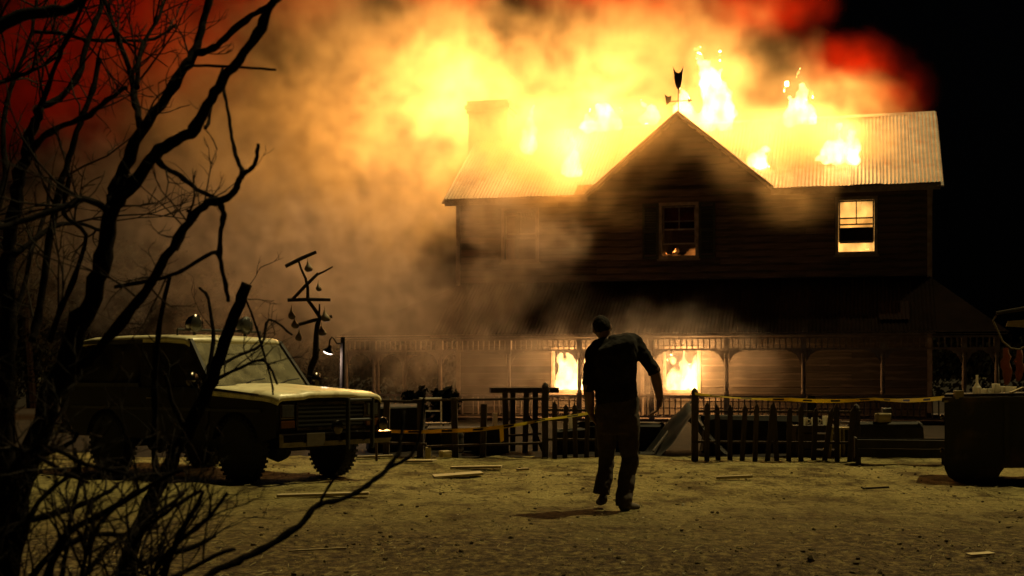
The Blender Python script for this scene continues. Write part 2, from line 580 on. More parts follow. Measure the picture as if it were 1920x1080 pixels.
prism(bm, [(U0 - 0.3, HD / 2 - 0.16, RZ + 0.0), (U0 - 0.3, HD / 2, RZ + 0.115), (U0 - 0.3, HD / 2 + 0.16, RZ + 0.0), (U0 - 0.3, HD / 2, RZ + 0.095)], (U1 - U0 + 0.55, 0, 0))
obj('ridge_cap', bm, M_TIN, roof)
# fascia and barge boards
for a, b in ((U0 - 0.28, UG - GHW - 0.2), (UG + GHW + 0.2, U1 + 0.22)):
    bm = bmesh.new(); box(bm, ((a + b) / 2, -OH + 0.03, EZ - MS * OH - 0.065), (b - a, 0.04, 0.16)); obj('fascia_board', bm, M_TRIM, house)
    bm = bmesh.new(); box(bm, ((a + b) / 2, -OH / 2 + 0.03, EZ - 0.17), (b - a, OH - 0.06, 0.03)); obj('soffit', bm, M_TRIM, house)
for s in (-1, 1):
    bm = bmesh.new()
    bar(bm, (UG + s * (GHW + 0.26), -0.30, EZ - GS * 0.26 - 0.04), (UG + s * 0.02, -0.30, GZ + 0.0), 0.04, 0.17, up=(0, 1, 0))
    obj('barge_board', bm, M_TRIM, house)
for u in (U0 - 0.28, U1 + 0.22):
    for s in (1, -1):
        bm = bmesh.new()
        bar(bm, (u, HD / 2 - s * (HD / 2 + OH), EZ - MS * OH - 0.06), (u, HD / 2, RZ - 0.06), 0.04, 0.17, up=(1, 0, 0))
        obj('barge_board', bm, M_TRIM, house)
# chimney on the left gable end
bm = bmesh.new()
cx, cv = -7.05, HD / 2
prof = [(1.42, 0.0, 5.0), (1.34, 5.0, 8.6), (1.30, 8.6, 9.78)]
for wd, z0, z1 in prof: box(bm, (cx, cv, (z0 + z1) / 2), (wd, 0.9, z1 - z0))
box(bm, (cx, cv, 9.85), (1.40, 1.0, 0.138)); box(bm, (cx, cv, 9.99), (1.50, 1.10, 0.138)); box(bm, (cx, cv, 10.13), (1.38, 1.0, 0.138))
obj('chimney', bm, M_BRICK, house)

# porch
porch = empty('porch'); porch.parent = house
PV, PZ, WZ = -2.4, 2.40, 3.95
PU0, PU1 = -9.8, 8.1
PB = 5.0                                               # how far the side porch runs back
bm = bmesh.new()
box(bm, ((PU0 + PU1) / 2, PV / 2 - 0.02, 0.05), (PU1 - PU0 + 0.2, -PV + 0.2, 0.1))
box(bm, ((PU0 + U0) / 2 - 0.04, PB / 2, 0.051), (U0 - PU0 + 0.1, PB, 0.098)); box(bm, ((PU1 + U1) / 2 + 0.04, PB / 2, 0.051), (PU1 - U1 + 0.1, PB, 0.098))
obj('porch_floor', bm, M_BOARD, porch)
step = 0.80
ap = math.atan((WZ - PZ) / -PV)
Lp = (-PV + 0.12) / math.cos(ap)
pme = corr_mesh(step + 0.03, Lp, M_DIM_RUST)
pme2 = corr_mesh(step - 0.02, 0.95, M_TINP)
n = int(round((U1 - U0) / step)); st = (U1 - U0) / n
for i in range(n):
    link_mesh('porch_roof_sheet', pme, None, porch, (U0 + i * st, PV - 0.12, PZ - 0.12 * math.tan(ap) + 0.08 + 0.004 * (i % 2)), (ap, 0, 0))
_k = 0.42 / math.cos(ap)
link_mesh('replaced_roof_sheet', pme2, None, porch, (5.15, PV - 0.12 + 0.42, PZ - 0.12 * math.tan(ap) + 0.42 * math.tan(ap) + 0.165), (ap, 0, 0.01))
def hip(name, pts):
    bm = bmesh.new(); prism(bm, pts, (0, 0, 0.03)); return obj(name, bm, M_DIM_RUST, porch)
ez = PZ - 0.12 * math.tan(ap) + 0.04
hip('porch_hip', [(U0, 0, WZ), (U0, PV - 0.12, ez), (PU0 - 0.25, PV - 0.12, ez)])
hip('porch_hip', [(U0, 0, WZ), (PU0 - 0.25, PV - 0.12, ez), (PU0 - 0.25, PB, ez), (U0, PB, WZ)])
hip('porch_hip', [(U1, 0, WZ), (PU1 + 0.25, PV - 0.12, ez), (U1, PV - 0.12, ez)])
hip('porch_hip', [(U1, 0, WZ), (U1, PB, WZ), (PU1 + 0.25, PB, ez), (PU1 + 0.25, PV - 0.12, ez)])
bm = bmesh.new(); box(bm, ((PU0 + PU1) / 2, PV - 0.08, PZ - 0.01), (PU1 - PU0 + 0.4, 0.04, 0.09)); obj('porch_fascia', bm, M_TRIM, porch)
for zz, hh in ((2.29, 0.05), (1.985, 0.05), (0.72, 0.06), (0.16, 0.05)):
    bm = bmesh.new(); box(bm, ((PU0 + PU1) / 2, PV, zz), (PU1 - PU0, 0.06, hh)); obj('porch_rail' if zz < 1.5 else 'frieze_rail', bm, M_TRIM, porch)
# turned posts
post_us = [-0.82 + 2.02 * k for k in range(-4, 5)] + [PU0 + 0.05, PU1 - 0.05]
bm = bmesh.new()
box(bm, (0, 0, 0.45), (0.14, 0.14, 0.70)); box(bm, (0, 0, 2.08), (0.14, 0.14, 0.40))
lathe(bm, [(0.05, 0.80), (0.068, 0.84), (0.045, 0.90), (0.06, 1.0), (0.052, 1.5), (0.045, 1.72), (0.066, 1.78), (0.05, 1.88)], 10)
post_me = bm_mesh(bm, 'porch_post', m=M_TRIM)
bm = bmesh.new()
prism(bm, [(0.07, -0.015, 0.0), (0.07, -0.015, -0.36)] + [(0.42 - 0.32 * math.cos(R(15 * k)), -0.015, -0.36 + 0.32 * math.sin(R(15 * k)) + 0.02 * (k % 2)) for k in range(1, 6)] + [(0.42, -0.015, -0.03), (0.42, -0.015, 0.0)], (0, 0.03, 0))
brk_me = bm_mesh(bm, 'bracket', m=M_TRIM)
def porch_post(u, v):
    o = link_mesh('porch_post', post_me, None, porch, (u, v, 0))
    for s in (0, 1):
        link_mesh('bracket', brk_me, None, o, (0, 0, 1.958), (0, 0, math.pi * s))
for u in post_us: porch_post(u, PV)
for v in (0.2, 2.6): porch_post(PU0 + 0.05, v)
bm = bmesh.new(); box(bm, (0, 0, 0), (0.036, 0.036, 0.26)); spm = bm_mesh(bm, 'spindle', m=M_TRIM)
bm = bmesh.new(); box(bm, (0, 0, 0), (0.036, 0.036, 0.50)); blm = bm_mesh(bm, 'baluster', m=M_TRIM)
u = PU0 + 0.16
while u < PU1 - 0.1:
    if min(abs(u - q) for q in post_us) > 0.10:
        link_mesh('spindle', spm, None, porch, (u, PV, 2.14))
        if not (-2.5 < u < -1.3) and rnd.random() > 0.06: link_mesh('baluster', blm, None, porch, (u, PV, 0.437), (0, rnd.uniform(-0.03, 0.03), 0))
    u += 0.155

# weathervane on the gable: rod, arrow, owl shaped finial
wv = empty('weathervane', H(UG, -0.1, GZ + 0.05), -HTH, 'rusty weathervane with horned finial and arrow on the gable peak', 'weathervane')
bm = bmesh.new(); tube(bm, [(0, 0, 0), (0, 0, 0.85)], 0.016, 8); obj('rod', bm, M_IRON, wv)
bm = bmesh.new(); tube(bm, [(-0.36, 0, 0.36), (0.30, 0, 0.36)], 0.012, 6)
prism(bm, [(-0.22, -0.01, 0.36), (-0.34, -0.01, 0.26), (-0.40, -0.01, 0.58), (-0.30, -0.01, 0.5), (-0.2, -0.01, 0.52)], (0, 0.02, 0)); obj('arrow_tail', bm, M_IRON, wv)
bm = bmesh.new(); prism(bm, [(0.28, -0.01, 0.30), (0.42, -0.01, 0.36), (0.28, -0.01, 0.42)], (0, 0.02, 0)); obj('arrow_head', bm, M_IRON, wv)
bm = bmesh.new()
out = [(0, 0.66), (0.07, 0.78), (0.11, 0.95), (0.12, 1.12), (0.16, 1.36), (0.07, 1.20), (0.0, 1.16), (-0.07, 1.20), (-0.16, 1.36), (-0.12, 1.12), (-0.11, 0.95), (-0.07, 0.78)]
prism(bm, [(x, -0.015, z) for x, z in out], (0, 0.03, 0)); obj('finial', bm, M_IRON, wv)
# ================================================================ the parked utility vehicle
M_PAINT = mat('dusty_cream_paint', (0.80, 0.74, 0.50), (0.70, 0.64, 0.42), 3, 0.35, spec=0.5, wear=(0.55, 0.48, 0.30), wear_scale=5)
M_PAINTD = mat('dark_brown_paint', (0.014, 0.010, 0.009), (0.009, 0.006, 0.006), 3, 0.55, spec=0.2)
M_RUB = mat('black_rubber', (0.018, 0.017, 0.016), (0.010, 0.010, 0.010), 20, 0.85)
M_CHR = mat('dull_chrome', (0.13, 0.11, 0.095), (0.07, 0.06, 0.05), 10, 0.22, metal=1.0)
M_BLK = mat('black_trim', (0.020, 0.019, 0.018), (0.012, 0.012, 0.012), 8, 0.6)
M_LENS = mat('lamp_lens', (0.05, 0.048, 0.045), (0.03, 0.03, 0.028), 30, 0.12, spec=0.8)
M_AMB = mat('amber_lens', (0.12, 0.04, 0.01), (0.08, 0.03, 0.006), 30, 0.2)
M_SEAT = mat('vinyl_seat', (0.035, 0.030, 0.028), (0.022, 0.018, 0.017), 8, 0.6)
def car_glass(name, lo, hi):
    """window glass with a film of dust"""
    m, nt_, out_ = new_mat(name)
    N, L = nt_.nodes.new, nt_.links.new
    g = N('ShaderNodeBsdfGlossy'); g.inputs['Roughness'].default_value = 0.06
    t = N('ShaderNodeBsdfTransparent'); t.inputs[0].default_value = (0.85, 0.82, 0.74, 1)
    d = N('ShaderNodeBsdfDiffuse'); d.inputs[0].default_value = (0.75, 0.68, 0.46, 1)
    fr = N('ShaderNodeFresnel'); fr.inputs[0].default_value = 1.4
    m1, m2 = N('ShaderNodeMixShader'), N('ShaderNodeMixShader')
    nz = N('ShaderNodeTexNoise'); nz.inputs['Scale'].default_value = 4; nz.inputs['Detail'].default_value = 7
    mr = N('ShaderNodeMapRange'); mr.inputs['From Min'].default_value = 0.3; mr.inputs['From Max'].default_value = 0.7
    mr.inputs['To Min'].default_value = lo; mr.inputs['To Max'].default_value = hi
    tc = N('ShaderNodeTexCoord')
    L(tc.outputs['Object'], nz.inputs['Vector']); L(nz.outputs[0], mr.inputs[0]); L(mr.outputs[0], m1.inputs[0])
    L(t.outputs[0], m1.inputs[1]); L(d.outputs[0], m1.inputs[2])
    L(fr.outputs[0], m2.inputs[0]); L(m1.outputs[0], m2.inputs[1]); L(g.outputs[0], m2.inputs[2]); L(m2.outputs[0], out_.inputs[0])
    return m
M_CGLASS = car_glass('side_glass', 0.01, 0.08)
M_WGLASS = car_glass('dusty_windscreen', 0.16, 0.42)

CPHI = R(52)
fw = Vector((math.sin(CPHI), -math.cos(CPHI), 0)); lf = Vector((math.cos(CPHI), math.sin(CPHI), 0))
car_o = Vector((-3.30, 15.94, 0.0)) + lf * 0.865
car = empty('utility_vehicle', car_o, math.atan2(fw.y, fw.x), 'old boxy off road utility vehicle with roof lamps parked behind the bare bushes', 'car')
car.scale = (0.95, 0.91, 1.0)
W = 0.95                                               # half width
AX = -2.70                                             # rear axle
def arch(cx, r, n=8, z0=0.50):
    a0 = math.asin(max(-1, min(1, (z0 - 0.39) / r)))
    return [(cx + r * math.cos(a), 0.39 + r * math.sin(a)) for a in [a0 + (math.pi - 2 * a0) * k / n for k in range(n + 1)]]
def side_poly():
    p = [(0.76, 0.56)] + arch(0, 0.46) + arch(AX, 0.46) + [(-3.70, 0.56), (-3.76, 0.72), (-3.74, 1.13), (-0.52, 1.13), (0.40, 1.06), (0.78, 1.00)]
    return p
# body tub as a ring of skins: two sides (outer and inner) plus front, rear, top decks
bm = bmesh.new()
pl = side_poly()
for s in (-1, 1):
    prism(bm, [(x, s * W, z) for x, z in pl], (0, -s * 0.06, 0))
box(bm, (-3.72, 0, 0.84), (0.05, 2 * W - 0.13, 0.56)); box(bm, (-1.9, 0, 0.50), (3.5, 2 * W - 0.13, 0.05))
box(bm, (-0.50, 0, 0.82), (0.05, 2 * W - 0.13, 0.6))
bmesh.ops.bevel(bm, geom=[e for e in bm.edges if e.calc_length() > 0.25 and abs(e.verts[0].co.z - 1.1) < 0.12 and abs(e.verts[1].co.z - 1.1) < 0.12], offset=0.012, segments=2, affect='EDGES')
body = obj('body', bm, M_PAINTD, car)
# hood: crowned, with raised centre
bm = bmesh.new()
nx, ny = 10, 12
def hz(x, y):
    t = (x + 0.52) / 1.31
    z = 1.145 - 0.075 * t - 0.055 * max(0, t - 0.8) ** 2 * 25 * 0.6
    z += 0.016 * (1 - (y / W) ** 2)
    if abs(y) < 0.5: z += 0.018 * min(1, (0.5 - abs(y)) * 12)
    if abs(y) > W - 0.08: z -= 0.05 * ((abs(y) - W + 0.08) / 0.08) ** 2
    return z
ysx = [-W, -W + 0.03, -W + 0.08, -0.56, -0.5, -0.42, -0.2, 0, 0.2, 0.42, 0.5, 0.56, W - 0.08, W - 0.03, W]
xsx = [-0.52 + 1.31 * k / nx for k in range(nx + 1)]
top = [[bm.verts.new((x, y, hz(x, y))) for y in ysx] for x in xsx]
bot = [[bm.verts.new((x, y, hz(x, y) - 0.06)) for y in ysx] for x in xsx]
for i in range(nx):
    for j in range(len(ysx) - 1):
        bm.faces.new((top[i][j], top[i + 1][j], top[i + 1][j + 1], top[i][j + 1]))
        bm.faces.new((bot[i][j + 1], bot[i + 1][j + 1], bot[i + 1][j], bot[i][j]))
    for j in (0, len(ysx) - 1): bm.faces.new((top[i][j], bot[i][j], bot[i + 1][j], top[i + 1][j]))
for i in (0, nx):
    for j in range(len(ysx) - 1): bm.faces.new((top[i][j], top[i][j + 1], bot[i][j + 1], bot[i][j]))
hood = obj('hood', bm, M_PAINT, car, True)
# front panel, grille slats, headlights
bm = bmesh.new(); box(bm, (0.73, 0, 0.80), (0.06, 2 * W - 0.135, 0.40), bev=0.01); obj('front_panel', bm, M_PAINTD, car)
bm = bmesh.new(); frame = [(0, 0.945, 1.24, 0.035), (0, 0.645, 1.24, 0.035)]
for y, z, ww, hh in frame: box(bm, (0.775, y, z), (0.035, ww, hh))
for y in (-0.62, 0.62): box(bm, (0.775, y, 0.795), (0.034, 0.035, 0.26))
gr = obj('grille', bm, M_CHR, car)
bm = bmesh.new(); box(bm, (0, 0, 0), (0.025, 1.2, 0.022)); sme = bm_mesh(bm, 'slat', m=M_BLK)
for k in range(5): link_mesh('slat', sme, None, gr, (0.775, 0, 0.69 + 0.052 * k))
bm = bmesh.new(); box(bm, (0.768, 0, 0.795), (0.01, 1.2, 0.26)); obj('radiator', bm, M_RUB, car)
for s in (-1, 1):
    bm = bmesh.new(); box(bm, (0.765, s * 0.775, 0.86), (0.04, 0.25, 0.19), bev=0.012); hl = obj('headlight', bm, M_CHR, car)
    bm = bmesh.new(); box(bm, (0.787, s * 0.775, 0.86), (0.014, 0.20, 0.14), bev=0.005); obj('lens', bm, M_LENS, hl)
    bm = bmesh.new(); box(bm, (0.775, s * 0.775, 0.70), (0.03, 0.24, 0.09), bev=0.008); obj('turn_lamp', bm, M_AMB, car)
# bumper, plate, brush guard, driving lamps
bm = bmesh.new()
prism(bm, [(0.86, -0.99, 0.60), (0.93, -0.99, 0.585), (0.94, -0.99, 0.50), (0.90, -0.99, 0.44), (0.86, -0.99, 0.44)], (0, 1.98, 0))
box(bm, (0.80, -0.55, 0.52), (0.14, 0.06, 0.08)); box(bm, (0.80, 0.55, 0.52), (0.14, 0.06, 0.08))
obj('front_bumper', bm, M_CHR, car)
bm = bmesh.new(); box(bm, (0.951, -0.45, 0.525), (0.012, 0.32, 0.15), bev=0.004); obj('number_plate', bm, mat('plain_plate', (0.11, 0.085, 0.05), (0.08, 0.06, 0.035), 20, 0.6), car)
bm = bmesh.new()
for y in (0.10, 0.56):
    box(bm, (0.985, y, 0.70), (0.05, 0.04, 0.62), bev=0.01)
tube(bm, [(0.985, 0.08, 0.98), (0.985, 0.58, 0.98)], 0.020, 10); tube(bm, [(0.985, 0.08, 0.74), (0.985, 0.58, 0.74)], 0.018, 10)
obj('brush_guard', bm, M_BLK, car)
for y in (-0.12, 0.76):
    bm = bmesh.new(); lathe(bm, [(0.0, -0.06), (0.055, -0.05), (0.082, 0.0), (0.085, 0.03), (0.078, 0.034), (0.0, 0.044)], 16, Matrix.Translation((1.0 if y < 0 else 0.97, y, 0.66 if y < 0 else 0.68)) @ Matrix.Rotation(R(90), 4, 'Y'))
    obj('driving_lamp', bm, M_CHR, car, True)
# axle and underbody
bm = bmesh.new()
tube(bm, [(0, -0.8, 0.39), (0, 0.8, 0.39)], 0.055, 10); lathe(bm, [(0.0, -0.18), (0.12, -0.13), (0.16, 0), (0.12, 0.13), (0.0, 0.18)], 12, Matrix.Translation((0.02, -0.22, 0.37)) @ Matrix.Rotation(R(90), 4, 'X'))
obj('front_axle', bm, M_RUB, car)
bm = bmesh.new()
tube(bm, [(AX, -0.8, 0.39), (AX, 0.8, 0.39)], 0.06, 10); lathe(bm, [(0.0, -0.2), (0.13, -0.14), (0.17, 0), (0.13, 0.14), (0.0, 0.2)], 12, Matrix.Translation((AX, 0, 0.39)) @ Matrix.Rotation(R(90), 4, 'X'))
obj('rear_axle', bm, M_RUB, car)
bm = bmesh.new()
for y in (-0.42, 0.42): box(bm, (-1.45, y, 0.45), (4.3, 0.08, 0.12))
box(bm, (-1.3, 0.1, 0.42), (0.7, 0.45, 0.18), bev=0.04)
obj('chassis', bm, M_RUB, car)
# wheels
def wheel_parts():
    bm = bmesh.new()
    lathe(bm, [(0.20, -0.125), (0.30, -0.128), (0.355, -0.12), (0.383, -0.095), (0.39, -0.05), (0.39, 0.05), (0.383, 0.095), (0.355, 0.12), (0.30, 0.128), (0.20, 0.125)], 36, Matrix.Rotation(R(90), 4, 'X'))
    for k in range(36):
        a = 2 * math.pi * k / 36
        for yy in (-0.07, 0.07):
            box(bm, (0.392 * math.cos(a), yy, 0.392 * math.sin(a)), (0.02, 0.09, 0.035), mtx=Matrix.Translation((0, 0, 0)))
    ty = bm_mesh(bm, 'tyre', m=M_RUB)
    bm = bmesh.new()
    lathe(bm, [(0.0, -0.06), (0.06, -0.075), (0.07, -0.045), (0.15, -0.03), (0.19, -0.075), (0.205, -0.12), (0.215, -0.12), (0.215, 0.11), (0.0, 0.11)], 24, Matrix.Rotation(R(90), 4, 'X') @ Matrix.Rotation(R(180), 4, 'X'))
    rm = bm_mesh(bm, 'rim', m=M_CHR)
    return ty, rm
TY, RM = wheel_parts()
for x in (0, AX):
    for s in (-1, 1):
        wh = empty('wheel', (x, s * (W - 0.13), 0.39)); wh.parent = car
        if x == 0: wh.rotation_euler = (0, 0, R(-4))
        link_mesh('tyre', TY, None, wh)
        link_mesh('rim', RM, None, wh, rot=(0, 0, math.pi if s > 0 else 0))
# doors
for s in (-1, 1):
    bm = bmesh.new()
    prism(bm, [(-0.58, s * (W + 0.001), 0.60), (-0.50, s * (W + 0.001), 0.72), (-0.50, s * (W + 0.001), 1.10), (-1.80, s * (W + 0.001), 1.10), (-1.80, s * (W + 0.001), 0.60)], (0, s * 0.012, 0))
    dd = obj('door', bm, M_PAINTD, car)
    bm = bmesh.new(); box(bm, (-1.68, s * (W + 0.03), 1.0), (0.13, 0.03, 0.03), bev=0.008); obj('handle', bm, M_CHR, dd)
bm = bmesh.new()
for s in (-1, 1): box(bm, (-1.5, s * (W + 0.012), 0.86), (4.0, 0.012, 0.035))
obj('side_moulding', bm, M_BLK, car)
# roof and pillars
bm = bmesh.new()
RW = W - 0.10
ring = [(-1.02, 1.735), (-1.12, 1.775), (-1.5, 1.80), (-2.4, 1.805), (-3.2, 1.79), (-3.48, 1.755), (-3.52, 1.715)]
ry = [-RW, -RW + 0.02, -RW + 0.10, -0.4, 0, 0.4, RW - 0.10, RW - 0.02, RW]
dzs = [-0.05, -0.022, -0.006, 0.004, 0.008, 0.004, -0.006, -0.022, -0.05]
tp = [[bm.verts.new((x, y, z + dz)) for y, dz in zip(ry, dzs)] for x, z in ring]
bt = [[bm.verts.new((x + (0.01 if x > -2 else -0.0), y, min(z + dz, z) - 0.055)) for y, dz in zip(ry, dzs)] for x, z in ring]
for i in range(len(ring) - 1):
    for j in range(len(ry) - 1):
        bm.faces.new((tp[i][j], tp[i][j + 1], tp[i + 1][j + 1], tp[i + 1][j]))
        bm.faces.new((bt[i][j + 1], bt[i][j], bt[i + 1][j], bt[i + 1][j + 1]))
    for j in (0, len(ry) - 1): bm.faces.new((tp[i][j], tp[i + 1][j], bt[i + 1][j], bt[i][j]))
for i in (0, len(ring) - 1):
    for j in range(len(ry) - 1): bm.faces.new((tp[i][j], bt[i][j], bt[i][j + 1], tp[i][j + 1]))
obj('roof', bm, M_PAINT, car, True)
for s in (-1, 1):
    for nm, a, b, wd in (('front_pillar', (-0.52, s * (W - 0.04), 1.12), (-1.06, s * (RW - 0.02), 1.735), 0.07),
                         ('centre_pillar', (-1.86, s * (W - 0.04), 1.12), (-1.90, s * (RW - 0.01), 1.75), 0.22),
                         ('rear_pillar', (-3.66, s * (W - 0.05), 1.12), (-3.44, s * (RW - 0.01), 1.73), 0.16)):
        bm = bmesh.new(); bar(bm, a, b, 0.05, wd, up=(0, 1, 0)) if False else prism(bm, [Vector(a) + Vector((-wd / 2, 0, 0)), Vector(a) + Vector((wd / 2, 0, 0)), Vector(b) + Vector((wd / 2, 0, 0)), Vector(b) + Vector((-wd / 2, 0, 0))], (0, -s * 0.05, 0))
        obj(nm, bm, M_PAINTD, car)
def pane(name, pts, m=None):
    bm = bmesh.new(); n_ = (Vector(pts[1]) - Vector(pts[0])).cross(Vector(pts[2]) - Vector(pts[0])).normalized() * 0.005
    prism(bm, pts, n_); return obj(name, bm, m or M_CGLASS, car)
pane('windscreen', [(-0.54, -W + 0.09, 1.14), (-0.54, W - 0.09, 1.14), (-1.05, RW - 0.06, 1.72), (-1.05, -RW + 0.06, 1.72)], M_WGLASS)
pane('rear_window', [(-3.68, W - 0.12, 1.14), (-3.68, -W + 0.12, 1.14), (-3.46, -RW + 0.08, 1.72), (-3.46, RW - 0.08, 1.72)])
for s in (-1, 1):
    pane('door_window', [(-0.62, s * (W - 0.06), 1.13), (-1.74, s * (W - 0.06), 1.13), (-1.78, s * (RW - 0.035), 1.735), (-1.10, s * (RW - 0.035), 1.735)])
    pane('side_window', [(-2.0, s * (W - 0.06), 1.18), (-3.52, s * (W - 0.06), 1.18), (-3.34, s * (RW - 0.035), 1.70), (-2.04, s * (RW - 0.035), 1.70)])
    bm = bmesh.new(); box(bm, (-2.78, s * (W - 0.035), 1.155), (1.6, 0.05, 0.05)); box(bm, (-2.70, s * (RW - 0.01), 1.715), (1.4, 0.04, 0.05)); obj('window_trim', bm, M_BLK, car)
bm = bmesh.new(); bar(bm, (-0.50, -W + 0.05, 1.135), (-0.50, W - 0.05, 1.135), 0.06, 0.04); obj('cowl', bm, M_BLK, car)
for y in (-0.35, 0.30):
    bm = bmesh.new(); tube(bm, [(-0.53, y, 1.165), (-0.60, y + 0.25, 1.215), (-0.62, y + 0.48, 1.235)], 0.009, 6); obj('wiper', bm, M_BLK, car)
# seats, wheel
for x, y in ((-1.45, -0.42), (-1.45, 0.42), (-2.55, 0.0)):
    bm = bmesh.new(); box(bm, (x - 0.16, y, 1.00), (0.16, 0.52 if x > -2 else 1.2, 0.62), bev=0.05); box(bm, (x + 0.15, y, 0.68), (0.55, 0.52 if x > -2 else 1.2, 0.16), bev=0.05)
    if x > -2: box(bm, (x - 0.19, y, 1.40), (0.09, 0.26, 0.16), bev=0.03)
    obj('seat', bm, M_SEAT, car)
bm = bmesh.new()
ringp = [Vector((-0.88 + 0.10 * math.sin(t), 0.42 + 0.19 * math.cos(t), 1.16 + 0.16 * math.sin(t))) for t in [2 * math.pi * k / 20 for k in range(21)]]
tube(bm, ringp, 0.014, 6, cap=False); obj('steering_wheel', bm, M_BLK, car)
# mirrors
for s in (-1, 1):
    bm = bmesh.new(); tube(bm, [(-0.66, s * (W - 0.01), 1.12), (-0.62, s * (W + 0.16), 1.20)], 0.013, 6); tube(bm, [(-0.70, s * (W - 0.01), 1.30), (-0.62, s * (W + 0.16), 1.24)], 0.010, 6)
    mi = obj('mirror', bm, M_CHR, car)
    bm = bmesh.new(); lathe(bm, [(0.0, -0.05), (0.06, -0.045), (0.095, -0.01), (0.10, 0.02), (0.0, 0.025)], 16, Matrix.Translation((-0.62, s * (W + 0.18), 1.22)) @ Matrix.Rotation(R(-90), 4, 'Y') @ Matrix.Rotation(R(180), 4, 'X'))
    obj('mirror_head', bm, M_CHR, mi, True)
# roof lamps
for s in (-1, 1):
    bm = bmesh.new(); tube(bm, [(-1.38, s * 0.46, 1.79), (-1.38, s * 0.46, 1.87)], 0.02, 8)
    rl = obj('roof_lamp', bm, M_BLK, car)
    T = Matrix.Translation((-1.38, s * 0.46, 1.94)) @ Matrix.Rotation(R(90), 4, 'Y')
    bm = bmesh.new(); lathe(bm, [(0.0, -0.14), (0.06, -0.12), (0.10, -0.05), (0.118, 0.03), (0.118, 0.05)], 20, T); obj('lamp_bowl', bm, M_CHR if s < 0 else M_BLK, rl, True)
    bm = bmesh.new(); lathe(bm, [(0.112, 0.04), (0.08, 0.062), (0.0, 0.075)], 20, T); obj('lens', bm, M_LENS, rl, True)
bm = bmesh.new(); tube(bm, [(-1.2, 0.0, 1.80), (-1.2, 0.0, 1.92)], 0.02, 8); tube(bm, [(-1.38, -0.75, 1.86), (-1.38, 0.75, 1.86)], 0.016, 8)
for y in (-0.75, 0.75): tube(bm, [(-1.38, y, 1.75), (-1.38, y, 1.865)], 0.014, 6)
obj('lamp_rail', bm, M_BLK, car)
# rear bumper, tail lamps
bm = bmesh.new(); box(bm, (-3.86, 0, 0.56), (0.12, 1.92, 0.14), bev=0.02); obj('rear_bumper', bm, M_CHR, car)
for s in (-1, 1):
    bm = bmesh.new(); box(bm, (-3.765, s * 0.86, 0.88), (0.03, 0.12, 0.28), bev=0.01); obj('tail_lamp', bm, M_AMB, car)
# ================================================================ the staggering person
PD = 12.72
M_SKIN = mat('skin', (0.20, 0.11, 0.075), (0.14, 0.075, 0.05), 12, 0.55)
M_HAIR = mat('short_dark_hair', (0.022, 0.016, 0.012), (0.010, 0.007, 0.006), 60, 0.85, bump=0.6, spec=0.15)
M_SHIRT = mat('dark_work_shirt', (0.030, 0.025, 0.023), (0.016, 0.014, 0.013), 9, 0.95, bump=0.4, spec=0.2)
M_PANTS = mat('dusty_brown_trousers', (0.095, 0.072, 0.060), (0.06, 0.046, 0.038), 7, 0.95, bump=0.4, spec=0.2)
M_SHOE = mat('scuffed_shoe', (0.10, 0.075, 0.055), (0.05, 0.04, 0.03), 12, 0.8)
pc = P(1152, 955, PD)
def Q(px, py, dy=0.0):
    """a body point: photograph pixel, then metres away from the camera; in the person's own frame"""
    q = P(px, py, PD)
    return Vector((q.x - pc.x, dy, q.z))
gzp = gz(pc.x, PD)
person = empty('person', (pc.x, PD, gzp), 0, 'hunched person in dark shirt and loose trousers staggering across the yard', 'person')

def loft(bm, rings, seg=16, cap=True):
    """rings of (centre, rx, ry[, tilt about y])"""
    rs = []
    for rg in rings:
        c, rx, ry = rg[0], rg[1], rg[2]
        t = rg[3] if len(rg) > 3 else 0.0
        rs.append([bm.verts.new(Vector(c) + Vector((rx * math.cos(a) * math.cos(t), ry * math.sin(a), rx * math.cos(a) * math.sin(t))))
                   for a in [2 * math.pi * k / seg for k in range(seg)]])
    for a, b in zip(rs, rs[1:]):
        for k in range(seg): bm.faces.new((a[k], a[(k + 1) % seg], b[(k + 1) % seg], b[k]))
    if cap:
        bm.faces.new(list(reversed(rs[0]))); bm.faces.new(rs[-1])
    return bm
def ball(bm, c, r, sc=(1, 1, 1), rot=None):
    M = Matrix.Translation(c)
    if rot is not None: M = M @ rot
    bmesh.ops.create_uvsphere(bm, u_segments=20, v_segments=14, radius=r, matrix=M @ Matrix.Diagonal((*sc, 1)))
def fuse(o, voxel, smooth=4, disp=0.0, dscale=0.1):
    md = o.modifiers.new('fuse', 'REMESH'); md.mode = 'VOXEL'; md.voxel_size = voxel; md.use_smooth_shade = True
    if smooth:
        s = o.modifiers.new('smooth', 'SMOOTH'); s.iterations = smooth; s.factor = 0.5
    if disp:
        tx = bpy.data.textures.new(o.name + '_folds', 'CLOUDS'); tx.noise_scale = dscale; tx.noise_depth = 2
        d = o.modifiers.new('folds', 'DISPLACE'); d.texture = tx; d.strength = disp; d.mid_level = 0.5

sR, eR, wR = Q(1190, 645, 0.02), Q(1226, 692, -0.04), Q(1238, 746, 0.03)      # arm on the right
sL, eL, wL = Q(1113, 664, 0.02), Q(1102, 722, -0.05), Q(1108, 772, 0.04)      # arm on the left
hipR, knR, anR = Q(1177, 772), Q(1181, 858, 0.0), Q(1167, 938, -0.12)
hipL, knL, anL = Q(1140, 772), Q(1139, 856, 0.12), Q(1132, 925, 0.06)
bm = bmesh.new()
# trunk
loft(bm, [(Q(1158, 790), 0.15, 0.11), (Q(1156, 760), 0.165, 0.12), (Q(1152, 720), 0.15, 0.115), (Q(1149, 685, -0.02), 0.165, 0.12), (Q(1150, 658, -0.02), 0.17, 0.11, R(8)), (Q(1148, 646, 0.0), 0.09, 0.08, R(8)), (Q(1140, 632, 0.03), 0.055, 0.056)])
